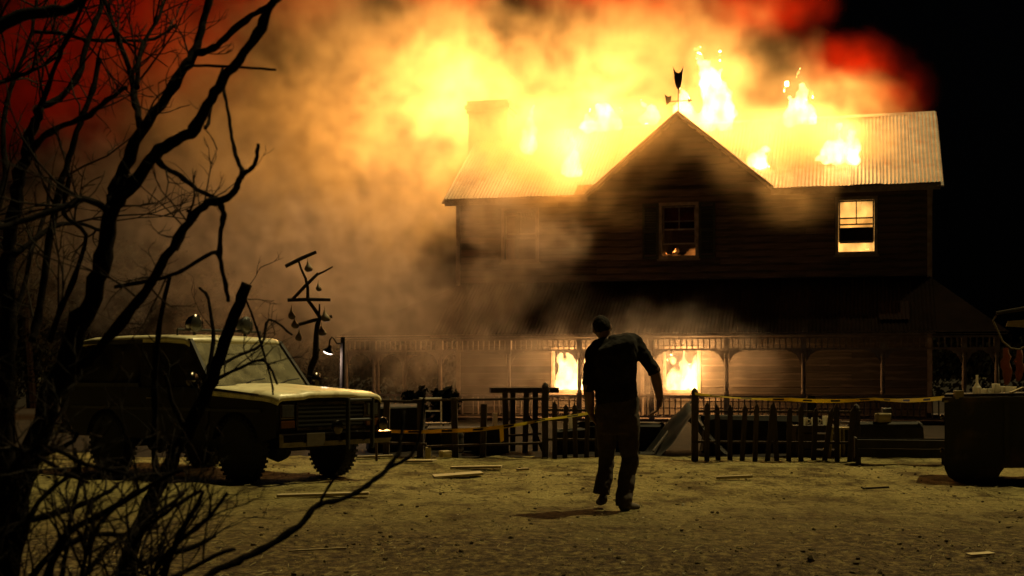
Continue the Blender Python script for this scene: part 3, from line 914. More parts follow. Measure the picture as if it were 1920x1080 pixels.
# neck and head, bowed and tipped to the left
hc = Q(1130, 614, 0.06)
loft(bm, [(Q(1143, 645, 0.02), 0.058, 0.058), (Q(1136, 626, 0.05), 0.058, 0.06), (Q(1132, 612, 0.07), 0.055, 0.06)])
HR = Matrix.Rotation(R(-12), 4, 'Y') @ Matrix.Rotation(R(-18), 4, 'X')
ball(bm, hc, 0.098, (0.82, 1.02, 1.16), HR)
def hp(x, y, z): return hc + (HR @ Vector((x, y, z)))
ball(bm, hp(0, 0.055, -0.07), 0.055, (0.95, 1.0, 0.9))                       # jaw, away from us
tube(bm, [hp(0, 0.095, 0.02), hp(0, 0.125, -0.03)], [0.012, 0.018], 8)       # nose
tube(bm, [hp(-0.04, 0.098, 0.03), hp(0, 0.106, 0.035), hp(0.04, 0.098, 0.03)], 0.012, 6)   # brow
tube(bm, [hp(-0.022, 0.103, -0.065), hp(0.022, 0.103, -0.065)], 0.009, 6)    # lips
for s in (-1, 1): ball(bm, hp(s * 0.084, -0.005, -0.005), 0.032, (0.35, 0.65, 1.0), HR)
# arms
for s_, e_, w_ in ((sR, eR, wR), (sL, eL, wL)):
    tube(bm, [s_, s_.lerp(e_, 0.5), e_, e_.lerp(w_, 0.3), w_], [0.066, 0.060, 0.052, 0.052, 0.036], 12)
# hands: palm and five bent fingers
def hand(wp, down, side, curl):
    down = down.normalized(); fwd_ = Vector((0, 1, 0)); side = side.normalized()
    pe = wp + down * 0.085
    loft(bm, [(wp + down * 0.00, 0.031, 0.029), (wp + down * 0.04, 0.030, 0.044), (pe, 0.025, 0.047)], 12)
    for k, (o_, L_) in enumerate(((-0.034, 0.078), (-0.011, 0.090), (0.012, 0.085), (0.034, 0.066))):
        b0 = pe - down * 0.01 + fwd_ * o_
        b1 = b0 + down * L_ * 0.5 + side * curl * 0.2 * L_
        b2 = b1 + down * L_ * 0.32 + side * curl * 0.5 * L_
        b3 = b2 + down * L_ * 0.22 + side * curl * 0.6 * L_
        tube(bm, [b0, b1, b2, b3], [0.0125, 0.0115, 0.0105, 0.0085], 8)
    t0 = wp + down * 0.035 + fwd_ * 0.03
    t1 = t0 + down * 0.035 + fwd_ * 0.030; t2 = t1 + down * 0.035 + fwd_ * 0.012 + side * 0.01
    tube(bm, [t0, t1, t2], [0.016, 0.0135, 0.011], 8)
hand(wR, Vector((-0.12, 0.05, -1)), Vector((-1, 0, 0)), 0.8)
hand(wL, Vector((0.35, 0.05, -1)), Vector((1, 0, 0)), 0.7)
# legs
for h_, k_, a_ in ((hipR, knR, anR), (hipL, knL, anL)):
    tube(bm, [h_, h_.lerp(k_, 0.5), k_, k_.lerp(a_, 0.35), a_], [0.088, 0.076, 0.056, 0.056, 0.040], 12)
bod = obj('body', bm, M_SKIN, person, True)
fuse(bod, 0.0075, 3)
# hair
bm = bmesh.new(); ball(bm, hc + (HR @ Vector((0, -0.016, 0.018))), 0.099, (0.86, 1.0, 1.08), HR)
hr = obj('hair', bm, M_HAIR, person, True); fuse(hr, 0.010, 1, 0.012, 0.03)
# shirt
bm = bmesh.new()
loft(bm, [(Q(1158, 772), 0.195, 0.14), (Q(1157, 752), 0.202, 0.145), (Q(1154, 715), 0.202, 0.150), (Q(1152, 685, -0.03), 0.212, 0.160, R(3)), (Q(1153, 662, -0.04), 0.222, 0.160, R(10)), (Q(1156, 646, -0.035), 0.202, 0.15, R(15)), (Q(1160, 636, -0.02), 0.155, 0.125, R(18)), (Q(1159, 628, 0.0), 0.095, 0.10, R(16)), (Q(1150, 628, 0.02), 0.06, 0.07, R(10))], 28)
tube(bm, [sR + Vector((-0.06, 0, 0.03)), sR + Vector((0.0, 0, 0.015)), sR.lerp(eR, 0.45), sR.lerp(eR, 0.95), eR.lerp(wR, 0.12)], [0.090, 0.090, 0.072, 0.062, 0.058], 14)
tube(bm, [sL + Vector((0.06, 0, 0.03)), sL, sL.lerp(eL, 0.45), sL.lerp(eL, 0.95), eL.lerp(wL, 0.2)], [0.088, 0.082, 0.070, 0.060, 0.057], 14)
tube(bm, [Q(1140, 640, 0.0), Q(1122, 649, 0.0), sL + Vector((0.01, 0, 0.0))], [0.060, 0.078, 0.088], 14)
sh = obj('shirt', bm, M_SHIRT, person, True); fuse(sh, 0.011, 2, 0.034, 0.10)
# trousers
bm = bmesh.new()
loft(bm, [(Q(1158, 742), 0.195, 0.140), (Q(1158, 760), 0.205, 0.150), (Q(1159, 790), 0.205, 0.150), (Q(1159, 812), 0.185, 0.13)], 24)
tube(bm, [hipR + Vector((0, 0, -0.02)), hipR.lerp(knR, 0.5), knR, knR.lerp(anR, 0.5), anR + Vector((0, 0, 0.00)), anR + Vector((0, 0, -0.035))], [0.118, 0.104, 0.086, 0.078, 0.078, 0.084], 18)
tube(bm, [hipL + Vector((0, 0, -0.02)), hipL.lerp(knL, 0.5), knL, knL.lerp(anL, 0.5), anL + Vector((-0.015, 0, 0.03)), anL + Vector((-0.02, 0, -0.005))], [0.116, 0.100, 0.080, 0.078, 0.080, 0.080], 18)
tr = obj('trousers', bm, M_PANTS, person, True); fuse(tr, 0.011, 2, 0.032, 0.10)
# shoes
def shoe(heel, toe, name):
    d = (toe - heel); n = d.normalized(); sd_ = n.cross(Vector((0, 0, 1))).normalized()
    bm = bmesh.new()
    def rg(t, w_, z0, z1):
        c = heel + d * t
        return [c + sd_ * (w_ * math.cos(a)) + Vector((0, 0, z0 + (z1 - z0) * (0.5 + 0.5 * math.sin(a)))) for a in [2 * math.pi * k / 14 for k in range(14)]]
    rs = [[bm.verts.new(p) for p in rg(*q)] for q in ((-0.04, 0.028, 0.02, 0.085), (0.06, 0.040, 0.0, 0.11), (0.28, 0.040, 0.0, 0.115), (0.5, 0.044, 0.0, 0.085), (0.75, 0.050, 0.0, 0.070), (0.95, 0.042, 0.004, 0.055), (1.06, 0.022, 0.012, 0.04))]
    for a, b in zip(rs, rs[1:]):
        for k in range(14): bm.faces.new((a[k], a[(k + 1) % 14], b[(k + 1) % 14], b[k]))
    bm.faces.new(list(reversed(rs[0]))); bm.faces.new(rs[-1])
    return obj(name, bm, M_SHOE, person, True)
shoe(Vector((anR.x - 0.02, -0.14, 0.0)), Vector((anR.x + 0.15, 0.08, 0.0)), 'shoe')
shoe(Vector((anL.x, 0.00, 0.055)), Vector((anL.x - 0.02, 0.25, 0.02)), 'shoe')
# ================================================================ the yard beyond the fence: dark sheet painted for unlit ground
M_UNLIT = mat('unlit_ground_tone', (0.022, 0.017, 0.014), (0.010, 0.008, 0.007), 2.5, 0.97, bump=0.6, spec=0.1, bscale=8)
bm = bmesh.new()
xs_ = [-600, -250, -100] + [-40 + 0.5 * i for i in range(161)] + [100, 250, 600]
def edge_y(x): return 21.0 + 0.75 * mnoise.noise(Vector((x * 0.55, 2.0, 0))) + 0.30 * mnoise.noise(Vector((x * 2.1, 5.0, 0))) + (1.2 if x < -6 else 0.0) - (0.3 if x > 5 else 0)
rows = []
for x in xs_:
    e = edge_y(x)
    col_ = []
    for t in [0, 0.35, 0.9, 1.8, 3.2, 5.5, 9, 14, 24, 60, 200, 800]:
        y = e + t
        col_.append(bm.verts.new((x, y, gz(x, y) + 0.004 + min(1, t / 0.9) * (0.02 + 0.05 * max(0, mnoise.noise(Vector((x * 1.3, y * 1.3, 3.0))))))))
    rows.append(col_)
for a, b in zip(rows, rows[1:]):
    for k in range(len(a) - 1): bm.faces.new((a[k], b[k], b[k + 1], a[k + 1]))
tag(obj('unlit_ground_sheet', bm, M_UNLIT, smooth=True), kind='structure')

M_FENCE = mat('old_fence_timber', (0.075, 0.056, 0.044), (0.035, 0.026, 0.021), 6, 0.9, stretch=(6, 6, 0.6), bump=0.5)
M_RAWW = mat('pale_raw_timber', (0.50, 0.41, 0.24), (0.34, 0.27, 0.15), 5, 0.85, stretch=(0.5, 5, 5), bump=0.3)
M_TAPE = mat('yellow_barrier_tape', (0.80, 0.64, 0.06), (0.72, 0.56, 0.04), 3, 0.35)
def let_through(m, col, fac):
    """thin stuff that glows when lit from behind"""
    nt = m.node_tree; o_ = [n for n in nt.nodes if n.type == 'OUTPUT_MATERIAL'][0]; p_ = [n for n in nt.nodes if n.type == 'BSDF_PRINCIPLED'][0]
    t_ = nt.nodes.new('ShaderNodeBsdfTranslucent'); t_.inputs[0].default_value = (*col, 1)
    x_ = nt.nodes.new('ShaderNodeMixShader'); x_.inputs[0].default_value = fac
    nt.links.new(p_.outputs[0], x_.inputs[1]); nt.links.new(t_.outputs[0], x_.inputs[2]); nt.links.new(x_.outputs[0], o_.inputs[0])
let_through(M_TAPE, (0.90, 0.74, 0.10), 0.55)
M_TAPEB = mat('black_tape_print', (0.02, 0.02, 0.02), (0.015, 0.015, 0.015), 5, 0.4)
M_STEEL = mat('dark_painted_steel', (0.024, 0.021, 0.018), (0.014, 0.012, 0.011), 3, 0.6, wear=(0.085, 0.05, 0.03), wear_scale=2.2)
M_WHITE = mat('dirty_white_plastic', (0.62, 0.60, 0.54), (0.45, 0.42, 0.36), 8, 0.55)
let_through(M_WHITE, (0.80, 0.76, 0.62), 0.55)
M_RAG = mat('stained_rag', (0.30, 0.17, 0.12), (0.17, 0.08, 0.06), 9, 0.95)
let_through(M_RAG, (0.42, 0.22, 0.15), 0.4)
M_ROPE = mat('hemp_rope', (0.32, 0.25, 0.15), (0.2, 0.15, 0.09), 40, 0.95)
M_GOURD = mat('dried_gourd', (0.22, 0.17, 0.09), (0.11, 0.08, 0.045), 6, 0.6)
M_BARK = mat('dead_wood', (0.055, 0.042, 0.032), (0.025, 0.020, 0.016), 12, 0.95, bump=0.5, spec=0.2)
M_TARP = mat('grubby_tarpaulin', (0.045, 0.036, 0.030), (0.025, 0.02, 0.017), 3, 0.8)

def picket_mesh(h, w=0.075, t=0.022, point=0.07):
    bm = bmesh.new()
    prism(bm, [(-w / 2, -t / 2, 0), (w / 2, -t / 2, 0), (w / 2, -t / 2, h - point), (0, -t / 2, h), (-w / 2, -t / 2, h - point)], (0, t, 0))
    return bm_mesh(bm, 'picket', m=M_FENCE)
PK = [picket_mesh(h) for h in (0.90, 0.94, 0.97)]
def post_mesh(h, w, ball_=True):
    bm = bmesh.new()
    box(bm, (0, 0, (h - 0.1) / 2), (w, w, h - 0.1), bev=0.006)
    prism(bm, [(-w * 0.62, -w * 0.62, h - 0.10), (w * 0.62, -w * 0.62, h - 0.10), (w * 0.62, w * 0.62, h - 0.10), (-w * 0.62, w * 0.62, h - 0.10)], (0, 0, 0.03))
    lathe(bm, [(w * 0.5, h - 0.07), (w * 0.55, h - 0.03), (w * 0.35, h + 0.01), (0.0, h + 0.04)], 10)
    return bm_mesh(bm, 'fence_post', m=M_FENCE)

def picket_fence(pts, posts, label, y0, y1, x0, x1, rails=(0.28, 0.74)):
    """pts: (x, lean, drop); the fence runs straight from (x0, y0) to (x1, y1)"""
    f = empty('picket_fence', (x0, y0, 0), math.atan2(y1 - y0, x1 - x0), label, 'fence')
    ca = math.cos(math.atan2(y1 - y0, x1 - x0))
    ln = (x1 - x0) / ca
    for z in rails:
        bm = bmesh.new(); bar(bm, (0, 0.03, z), (ln, 0.03, z - 0.01), 0.035, 0.075, up=(0, 1, 0)); obj('rail', bm, M_FENCE, f)
    for x, lean, sink in pts:
        link_mesh('picket', rnd.choice(PK), None, f, ((x - x0) / ca, -0.004 + rnd.uniform(-0.006, 0.006) - 0.001, -0.05 - sink), (rnd.uniform(-0.03, 0.03), lean, rnd.uniform(-0.08, 0.08)))
    for x, h in posts:
        link_mesh('fence_post', post_mesh(h, 0.10), None, f, ((x - x0) / ca, 0.05, -0.04))
    return f
dR = 20.1
def fx(px, d): return (px - 960) / FPX * d
pp = [(1325, 0.01, 0), (1346, -0.02, 0), (1368, 0.0, 0.0), (1390, 0.06, 0), (1414, 0.03, 0.02), (1436, 0.10, 0.03), (1455, -0.05, 0.02), (1476, 0.02, 0.04), (1499, 0.0, 0.05), (1522, 0.04, 0.05), (1541, 0.13, 0.05), (1566, -0.02, 0.06), (1588, 0.05, 0.05)]
picket_fence([(fx(a, dR), b, c) for a, b, c in pp], [(fx(1303, dR), 1.10), (fx(1602, dR), 0.86)], 'leaning picket fence with a round topped post right of the opening', dR, dR - 0.15, fx(1297, dR), fx(1612, dR))
dL = 20.9
pp = [(1040, 0.0, 0), (1059, 0.02, 0.01), (1079, -0.02, 0), (1099, 0.03, 0.02), (1119, 0.0, 0.02), (1138, -0.03, 0.02)]
picket_fence([(fx(a, dL), b, c) for a, b, c in pp], [(fx(1022, dL), 1.18)], 'short picket fence with a round topped post left of the opening', dL, dL - 0.1, fx(1018, dL), fx(1150, dL))
# rail fence running left from it
dF = 21.1
rf = empty('rail_fence', (fx(722, dF), dF, 0), 0, 'two rail timber fence between the utility vehicle and the picket fence', 'fence')
x0_ = fx(722, dF)
for px, h in ((724, 0.92), (788, 0.90), (854, 0.98), (905, 0.88)):
    bm = bmesh.new(); box(bm, (0, 0, h / 2 - 0.05), (0.10, 0.09, h), bev=0.008); o = obj('fence_post', bm, M_FENCE, rf, loc=(fx(px, dF) - x0_, 0, 0)); o.rotation_euler = (0, rnd.uniform(-0.05, 0.05), 0)
for a, b, za, zb in ((775, 1030, 0.885, 0.915), (715, 800, 0.88, 0.86), (714, 800, 0.22, 0.20), (800, 1025, 0.16, 0.22)):
    bm = bmesh.new(); bar(bm, (fx(a, dF) - x0_, -0.065, za), (fx(b, dF) - x0_, -0.065, zb), 0.035, 0.10, up=(0, 1, 0)); obj('rail', bm, M_FENCE, rf)

# thick topped bench table behind the fence
dT = 21.8
tb = empty('work_table', (fx(980, dT), dT, 0), R(4), 'rough timber work table behind the rail fence', 'table')
bm = bmesh.new(); box(bm, (0.02, 0, 1.04), (1.10, 0.5, 0.085), bev=0.008); obj('table_top', bm, M_FENCE, tb)
for x in (-0.30, -0.15, 0.05, 0.22):
    bm = bmesh.new(); bar(bm, (x + rnd.uniform(-.04, .04), -0.15 if x in (-0.30, 0.05) else 0.15, 0), (x, -0.15 if x in (-0.30, 0.05) else 0.15, 0.998), 0.085, 0.085); obj('leg', bm, M_FENCE, tb)
bm = bmesh.new(); bar(bm, (-0.34, -0.20, 0.30), (0.28, -0.20, 0.34), 0.03, 0.09, up=(0, 1, 0)); obj('stretcher', bm, M_FENCE, tb)
bm = bmesh.new(); bar(bm, (0.34, -0.2, -0.01), (0.08, -0.19, 0.62), 0.05, 0.05); obj('brace', bm, M_FENCE, tb)

# barrier tapes
def tape(name, pts, label, wd=0.075, twist=0.0):
    """a thin sagging ribbon through pts with printed dark bands"""
    pts = [Vector(p) for p in pts]
    path = []
    for i in range(len(pts) - 1):
        a, b = pts[i], pts[i + 1]
        n = max(4, int((b - a).length / 0.08))
        for k in range(n):
            t = k / n
            p = a.lerp(b, t); p.z -= 0.05 * 4 * t * (1 - t) * min(1.0, (b - a).length / 3.0)
            path.append(p)
    path.append(pts[-1])
    def strip(i0, i1, off, m, nm, par):
        bm = bmesh.new(); lo, hi = [], []
        for i in range(i0, i1 + 1):
            p = path[i]; ang = 0.55 + twist * math.sin(i * 0.21) + 0.2 * math.sin(i * 0.09 + 1)
            up = Vector((0, math.sin(ang), math.cos(ang))); nrm = Vector((0, -math.cos(ang), math.sin(ang)))
            w_ = wd / 2 if off == 0 else wd * 0.26
            for s, l_ in ((-1, lo), (1, hi)):
                l_.append((bm.verts.new(p + up * (s * w_) + nrm * off), bm.verts.new(p + up * (s * w_) + nrm * (off - 0.0015 if off == 0 else off - 0.0008))))
        for k in range(len(lo) - 1):
            bm.faces.new((lo[k][0], lo[k + 1][0], hi[k + 1][0], hi[k][0])); bm.faces.new((lo[k + 1][1], lo[k][1], hi[k][1], hi[k + 1][1]))
            bm.faces.new((lo[k][1], lo[k + 1][1], lo[k + 1][0], lo[k][0])); bm.faces.new((hi[k][0], hi[k + 1][0], hi[k + 1][1], hi[k][1]))
        return obj(nm, bm, m, par)
    tp_ = empty(name, pts[0], 0, label, 'tape')
    o = strip(0, len(path) - 1, 0.0, M_TAPE, 'ribbon', None)
    o.parent = tp_; o.matrix_parent_inverse = Matrix.Translation(-pts[0])
    i = 3
    while i + 3 < len(path):
        o = strip(i, i + 2, 0.002, M_TAPEB, 'printed_band', None)
        o.parent = tp_; o.matrix_parent_inverse = Matrix.Translation(-pts[0])
        i += 6
tape('barrier_tape', [P(1303, 738, 20.0), P(1480, 749, 19.2), P(1640, 748, 18.0), P(1785, 744, 16.2)], 'yellow barrier tape stretched from the right picket fence post to the trailer', 0.05, 0.5)
tape('barrier_tape', [P(1115, 772, 20.7), P(1022, 786, 20.75), P(935, 801, 20.9), P(828, 808, 20.9), P(724, 808, 20.9)], 'yellow barrier tape sloping down along the rail fence', 0.062, 0.3)
bm = bmesh.new()
prism(bm, [P(936, 799, 20.85), P(944, 799, 20.85), P(945, 826, 20.85), P(938, 830, 20.85)], (0, 0.003, 0)); tag(obj('tape_end', bm, M_TAPE), 'loose yellow tape end hanging down by the work table', 'tape')

# old trailer on the right with clutter on its deck
dB = 16.0
tx0 = fx(1771, dB)
tr_ = empty('trailer', (tx0, dB, 0), R(-19), 'dark steel trailer box standing at the edge of the yard', 'trailer')
bm = bmesh.new()
prof = [(0.0, 1.0), (0.0, 0.16), (0.04, 0.07), (0.12, 0.015), (0.2, 0.0), (0.52, 0.0), (0.60, 0.06), (0.66, 0.20), (2.9, 0.24), (2.9, 1.06)]
prism(bm, [(x, 0, z) for x, z in prof], (0, 1.5, 0))
bmesh.ops.bevel(bm, geom=[e for e in bm.edges if abs(e.verts[0].co.y - e.verts[1].co.y) < 0.01], offset=0.015, segments=2, affect='EDGES')
obj('trailer_box', bm, M_STEEL, tr_)
bm = bmesh.new(); bar(bm, (-0.03, -0.012, 0.985), (2.9, -0.012, 1.045), 0.05, 0.06, up=(0, 1, 0)); obj('rim_rail', bm, M_STEEL, tr_)
for x in (0.7, 1.5, 2.3):
    bm = bmesh.new(); box(bm, (x, -0.02, 0.62), (0.06, 0.035, 0.70)); obj('stiffener', bm, M_STEEL, tr_)
for z in (0.78, 0.38):
    bm = bmesh.new(); lathe(bm, [(0.0, -0.03), (0.022, -0.02), (0.022, 0.02), (0.0, 0.03)], 10, Matrix.Translation((-0.03, 0.05, z))); obj('hinge_pin', bm, M_CHR, tr_, True)
bm = bmesh.new(); box(bm, (1.45, 0.75, 1.035), (2.86, 1.4, 0.03), mtx=Matrix.Rotation(R(-1.2), 4, 'Y')); obj('deck', bm, M_FENCE, tr_)
for y in (0.3, 1.2):
    bm = bmesh.new(); lathe(bm, [(0.10, -0.09), (0.25, -0.095), (0.29, -0.06), (0.29, 0.06), (0.25, 0.095), (0.10, 0.09)], 24, Matrix.Translation((2.1, y, 0.29)) @ Matrix.Rotation(R(90), 4, 'X')); obj('wheel', bm, M_RUB, tr_)
def onT(px, py, dd=0.25): return P(px, py, dB + dd - max(0, px - 1771) * 0.0017)
def bottle(px, base, h, r, m, label, dd=0.25, neck=0.35):
    p = onT(px, base, dd); bm = bmesh.new()
    lathe(bm, [(r * 0.9, 0), (r, h * 0.03), (r, h * (1 - neck) * 0.8), (r * 0.62, h * (1 - neck)), (r * 0.3, h * (1 - neck * 0.7)), (r * 0.26, h * 0.95), (r * 0.32, h * 0.96), (r * 0.30, h), (0, h)], 14)
    return tag(obj('bottle', bm, m, smooth=False, loc=p), label, 'bottle')
deckz = lambda px: 741 - (px - 1800) * 0.075
bottle(1832, deckz(1832) + 1, 0.235, 0.052, M_WHITE, 'tall white squeeze bottle standing on the trailer', 0.25, 0.55)
for px, w_, h_, lb in ((1853, 0.09, 0.06, 'small pale box on the trailer beside the tall bottle'), (1868, 0.07, 0.11, 'crumpled pale can on the trailer'), (1889, 0.16, 0.07, 'folded pale cloth bundle on the trailer')):
    p = onT(px, deckz(px) + 1); bm = bmesh.new()
    box(bm, (0, 0, h_ / 2), (w_, 0.12, h_), bev=0.012)
    for v in bm.verts: v.co += Vector((rnd.uniform(-.01, .01), rnd.uniform(-.01, .01), rnd.uniform(-.008, .008) if v.co.z > 0.02 else 0))
    tag(obj({1853: 'box', 1868: 'can', 1889: 'cloth_bundle'}[px], bm, M_WHITE, loc=p, rot=(0, 0, rnd.uniform(-.4, .4))), lb, {1853: 'box', 1868: 'can', 1889: 'cloth'}[px])
for a, b, lb in (((1772, 753), (1806, 748), 'pale batten sticking out over the end of the trailer'), ((1894, 737), (1918, 727), 'pale stick lying high on the trailer clutter')):
    bm = bmesh.new(); q0, q1 = onT(*a, -0.05), onT(*b, 0.1); bar(bm, (0, 0, 0), q1 - q0, 0.03, 0.02); tag(obj('batten', bm, M_RAWW, loc=q0), lb, 'stick')
bm = bmesh.new(); box(bm, (0, 0, 0.05), (0.10, 0.10, 0.10), bev=0.01); tag(obj('tape_block', bm, M_RAWW, loc=onT(1797, 748, 0.0)), 'pale timber block at the tape end on the trailer', 'block')

# slack rope with hanging rags above the trailer
dN = 17.5
bm = bmesh.new(); rp = [P(1868, 592, dN), P(1862, 601, dN), P(1880, 640, dN), P(1896, 653, dN), P(1912, 655, dN), P(1940, 640, dN), P(1985, 600, dN)]
tube(bm, [p - rp[0] for p in rp], 0.012, 6); tag(obj('rope', bm, M_ROPE, loc=rp[0]), 'slack rope slung above the trailer with rags on it', 'rope')
bm = bmesh.new(); q = P(1985, 600, dN); tube(bm, [(q.x, dN, 0), (q.x + 0.02, dN, q.z + 0.3)], [0.06, 0.045], 8)
q2 = P(1868, 590, dN); tube(bm, [(q.x, dN, q.z + 0.22), (q2.x, dN, q2.z + 0.02)], [0.035, 0.022], 7)
tag(obj('gallows_post', bm, M_BARK), 'dark post with a crooked arm carrying the slack rope', 'post')
def rag(px, y0, y1, wpx, label, sd):
    r = random.Random(sd); a = P(px, y0, dN); h = (y1 - y0) * dN / FPX; w_ = wpx * dN / FPX
    bm = bmesh.new(); rings = []
    for k in range(9):
        t = k / 8; ww = w_ * (0.25 + 0.75 * math.sin(min(1, t * 1.5 + 0.12) * math.pi * 0.62)) * (1 if t < 0.7 else 1 - (t - 0.7) * 2.2)
        rings.append((Vector((r.uniform(-.15, .15) * w_, r.uniform(-.01, .01), -h * t)), ww / 2 + 0.006, 0.012 + 0.018 * math.sin(t * 3.1)))
    loft(bm, rings, 10)
    for v in bm.verts: v.co += Vector((0.016 * mnoise.noise(v.co * 14 + Vector((sd, 0, 0))), 0.02 * mnoise.noise(v.co * 12 + Vector((0, sd, 0))), 0))
    return tag(obj('rag', bm, M_RAG, smooth=True, loc=a), label, 'rag')
rag(1887, 652, 722, 17, 'limp torn rag hanging nearer the rope end', 3)
rag(1911, 655, 715, 15, 'knotted reddish rag hanging from the low point of the rope', 5)
bm = bmesh.new(); q = P(1905, 612, dN); prism(bm, [(-0.13, 0, 0), (0.30, 0, -0.02), (0.30, 0, 0.10), (-0.1, 0, 0.07)], (0, 0.02, 0)); tag(obj('sign_board', bm, M_RAWW, loc=q), 'small plain board fixed above the rags', 'board')
bm = bmesh.new(); box(bm, (0, 0, 0), (0.05, 0.05, 0.40)); 

# low cart with boards behind the right fence
dC = 19.3
ct = empty('feed_trough', (fx(1690, dC), dC, 0), R(-12), 'low dark timber feed trough between the right picket fence and the trailer', 'trough')
for y, tl in ((-0.20, R(-14)), (0.20, R(14))):
    for z in (0.17, 0.30):
        bm = bmesh.new(); box(bm, (0, 0, 0), (1.25, 0.025, 0.125), bev=0.005); o = obj('side_board', bm, M_DARK, ct, loc=(0, y + (z - 0.17) * math.tan(-tl) * -1.0, z)); o.rotation_euler = (-tl, 0, rnd.uniform(-.01, .01))
for x in (-0.64, 0.64):
    bm = bmesh.new(); prism(bm, [(x - 0.015, -0.17, 0.08), (x - 0.015, 0.17, 0.08), (x - 0.015, 0.26, 0.38), (x - 0.015, -0.26, 0.38)], (0.03, 0, 0)); obj('end_board', bm, M_DARK, ct)
    for y in (-0.2, 0.2):
        bm = bmesh.new(); box(bm, (x * 0.94, y * 0.8, 0.05), (0.06, 0.06, 0.12)); obj('leg', bm, M_FENCE, ct)
bm = bmesh.new(); box(bm, (0, 0, 0.115), (1.24, 0.32, 0.025)); obj('floor_board', bm, M_DARK, ct)
def plank(px, py, L_, w_, rz, label, m=None, t=0.03, tilt=0.0, name='plank'):
    g = GP(px, py); bm = bmesh.new(); box(bm, (0, 0, 0), (L_, w_, t), bev=0.004)
    for v in bm.verts: v.co.z += 0.012 * math.sin(v.co.x * 4)
    return tag(obj(name, bm, m or M_RAWW, loc=(g.x, g.y, gz(g.x, g.y) + t / 2 + 0.012 + abs(tilt) * L_ / 2), rot=(rnd.uniform(-.03, .03), tilt, R(rz))), label, 'board')
plank(1377, 901, 0.44, 0.06, 0, 'pale batten lying on the dirt in front of the right picket fence', t=0.035)
plank(858, 893, 0.62, 0.34, 8, 'pale warped board lying flat in the yard between vehicle and person', tilt=-0.03)
plank(893, 879, 0.70, 0.16, -6, 'pale narrow board lying past the warped board', tilt=0.01)
plank(789, 869, 0.42, 0.22, -12, 'pale split board near the rail fence foot', tilt=0.02)
plank(703, 861, 0.55, 0.20, 6, 'pale board beside the far front wheel of the vehicle', tilt=0.01)
plank(606, 934, 0.95, 0.10, 3, 'long pale lath in front of the vehicle wheels')
plank(980, 884, 0.16, 0.10, 10, 'small pale chip of board beside the two flat boards')
plank(1838, 1046, 0.18, 0.09, 8, 'pale scrap of wood on the rough dirt', t=0.012)
plank(596, 1032, 0.42, 0.012, 4, 'thin straw coloured stick on the rough dirt', t=0.012, name='stick')
plank(1642, 918, 0.30, 0.03, 5, 'dark stick lying on the dirt before the trailer', M_BARK, 0.02, name='stick')
plank(1700, 861, 1.05, 0.10, 1, 'dull grey beam lying along the foot of the trough', M_FENCE, 0.06, name='beam')
plank(1640, 857, 0.30, 0.12, -14, 'pale broken board at the end of the right picket fence', tilt=0.02)
# barrel, chair, buckets, junk behind the fence
def barrel(px, py, r, h, label, m, name='barrel'):
    g = GP(px, py); bm = bmesh.new()
    lathe(bm, [(r * 0.86, 0), (r * 0.95, h * 0.2), (r, h * 0.5), (r * 0.96, h * 0.8), (r * 0.9, h), (r * 0.82, h), (r * 0.82, h * 0.9), (0, h * 0.9)], 20)
    for z in (0.16, 0.84): lathe(bm, [(r * 0.985, h * z - 0.02), (r * 1.0, h * z - 0.02), (r * 1.0, h * z + 0.02), (r * 0.985, h * z + 0.02)], 20)
    return tag(obj(name, bm, m, loc=(g.x, g.y, gz(g.x, g.y))), label, 'barrel')
barrel(848, 852, 0.19, 0.36, 'squat dark tub at the foot of the rail fence', M_STEEL, 'tub')
ch = empty('metal_chair', GP(808, 850) + Vector((0, 1.2, 0)), R(25), 'thin white metal chair behind the rail fence', 'chair')
for nm, pts in (('leg', [(-0.2, -0.2, 0), (-0.2, -0.2, 0.44)]), ('leg', [(0.2, -0.2, 0), (0.2, -0.2, 0.44)]), ('leg', [(-0.2, 0.2, 0), (-0.2, 0.22, 0.9)]), ('leg', [(0.2, 0.2, 0), (0.2, 0.22, 0.9)]), ('back_rail', [(-0.2, 0.22, 0.88), (0.2, 0.22, 0.88)]), ('back_rail', [(-0.2, 0.215, 0.66), (0.2, 0.215, 0.66)])):
    bm = bmesh.new(); tube(bm, pts, 0.014, 7); obj(nm, bm, M_WHITE, ch)
bm = bmesh.new(); box(bm, (0, 0, 0.45), (0.44, 0.44, 0.025), bev=0.008); obj('seat', bm, M_STEEL, ch)
for i, (px, py, h, lb) in enumerate(((1508, 858, 0.12, 'white enamel cup on the crate behind the right picket fence, beside its twin'), (1528, 858, 0.12, 'white enamel cup on the crate behind the right picket fence, next to the jug'), (1549, 858, 0.15, 'dented white jug on the crate behind the right picket fence'))):
    g = Vector((fx(px, 20.9), 20.9, 0.50)); bm = bmesh.new()
    lathe(bm, [(0.05, 0), (0.058, h * 0.5), (0.06, h), (0.052, h), (0.05, 0.01), (0, 0.01)], 14); tube(bm, [(0.055, 0, h * 0.8), (0.095, 0, h * 0.7), (0.095, 0, h * 0.35), (0.055, 0, h * 0.25)], 0.008, 6)
    tag(obj('cup' if i < 2 else 'jug', bm, M_WHITE, loc=g), lb, 'cup' if i < 2 else 'jug')
cr_ = empty('crate', (fx(1530, 20.95), 20.95, 0), R(3), 'slatted dark crate behind the right picket fence with cups on it', 'crate')
for k in range(4):
    bm = bmesh.new(); box(bm, (0, -0.2, 0.07 + 0.125 * k), (0.75, 0.02, 0.10)); obj('slat', bm, M_FENCE, cr_)
for s in (-1, 1):
    bm = bmesh.new(); box(bm, (s * 0.365, 0, 0.245), (0.02, 0.378, 0.48)); obj('end_board', bm, M_FENCE, cr_)
bm = bmesh.new(); box(bm, (0, 0, 0.4925), (0.78, 0.42, 0.015)); obj('lid', bm, M_FENCE, cr_)
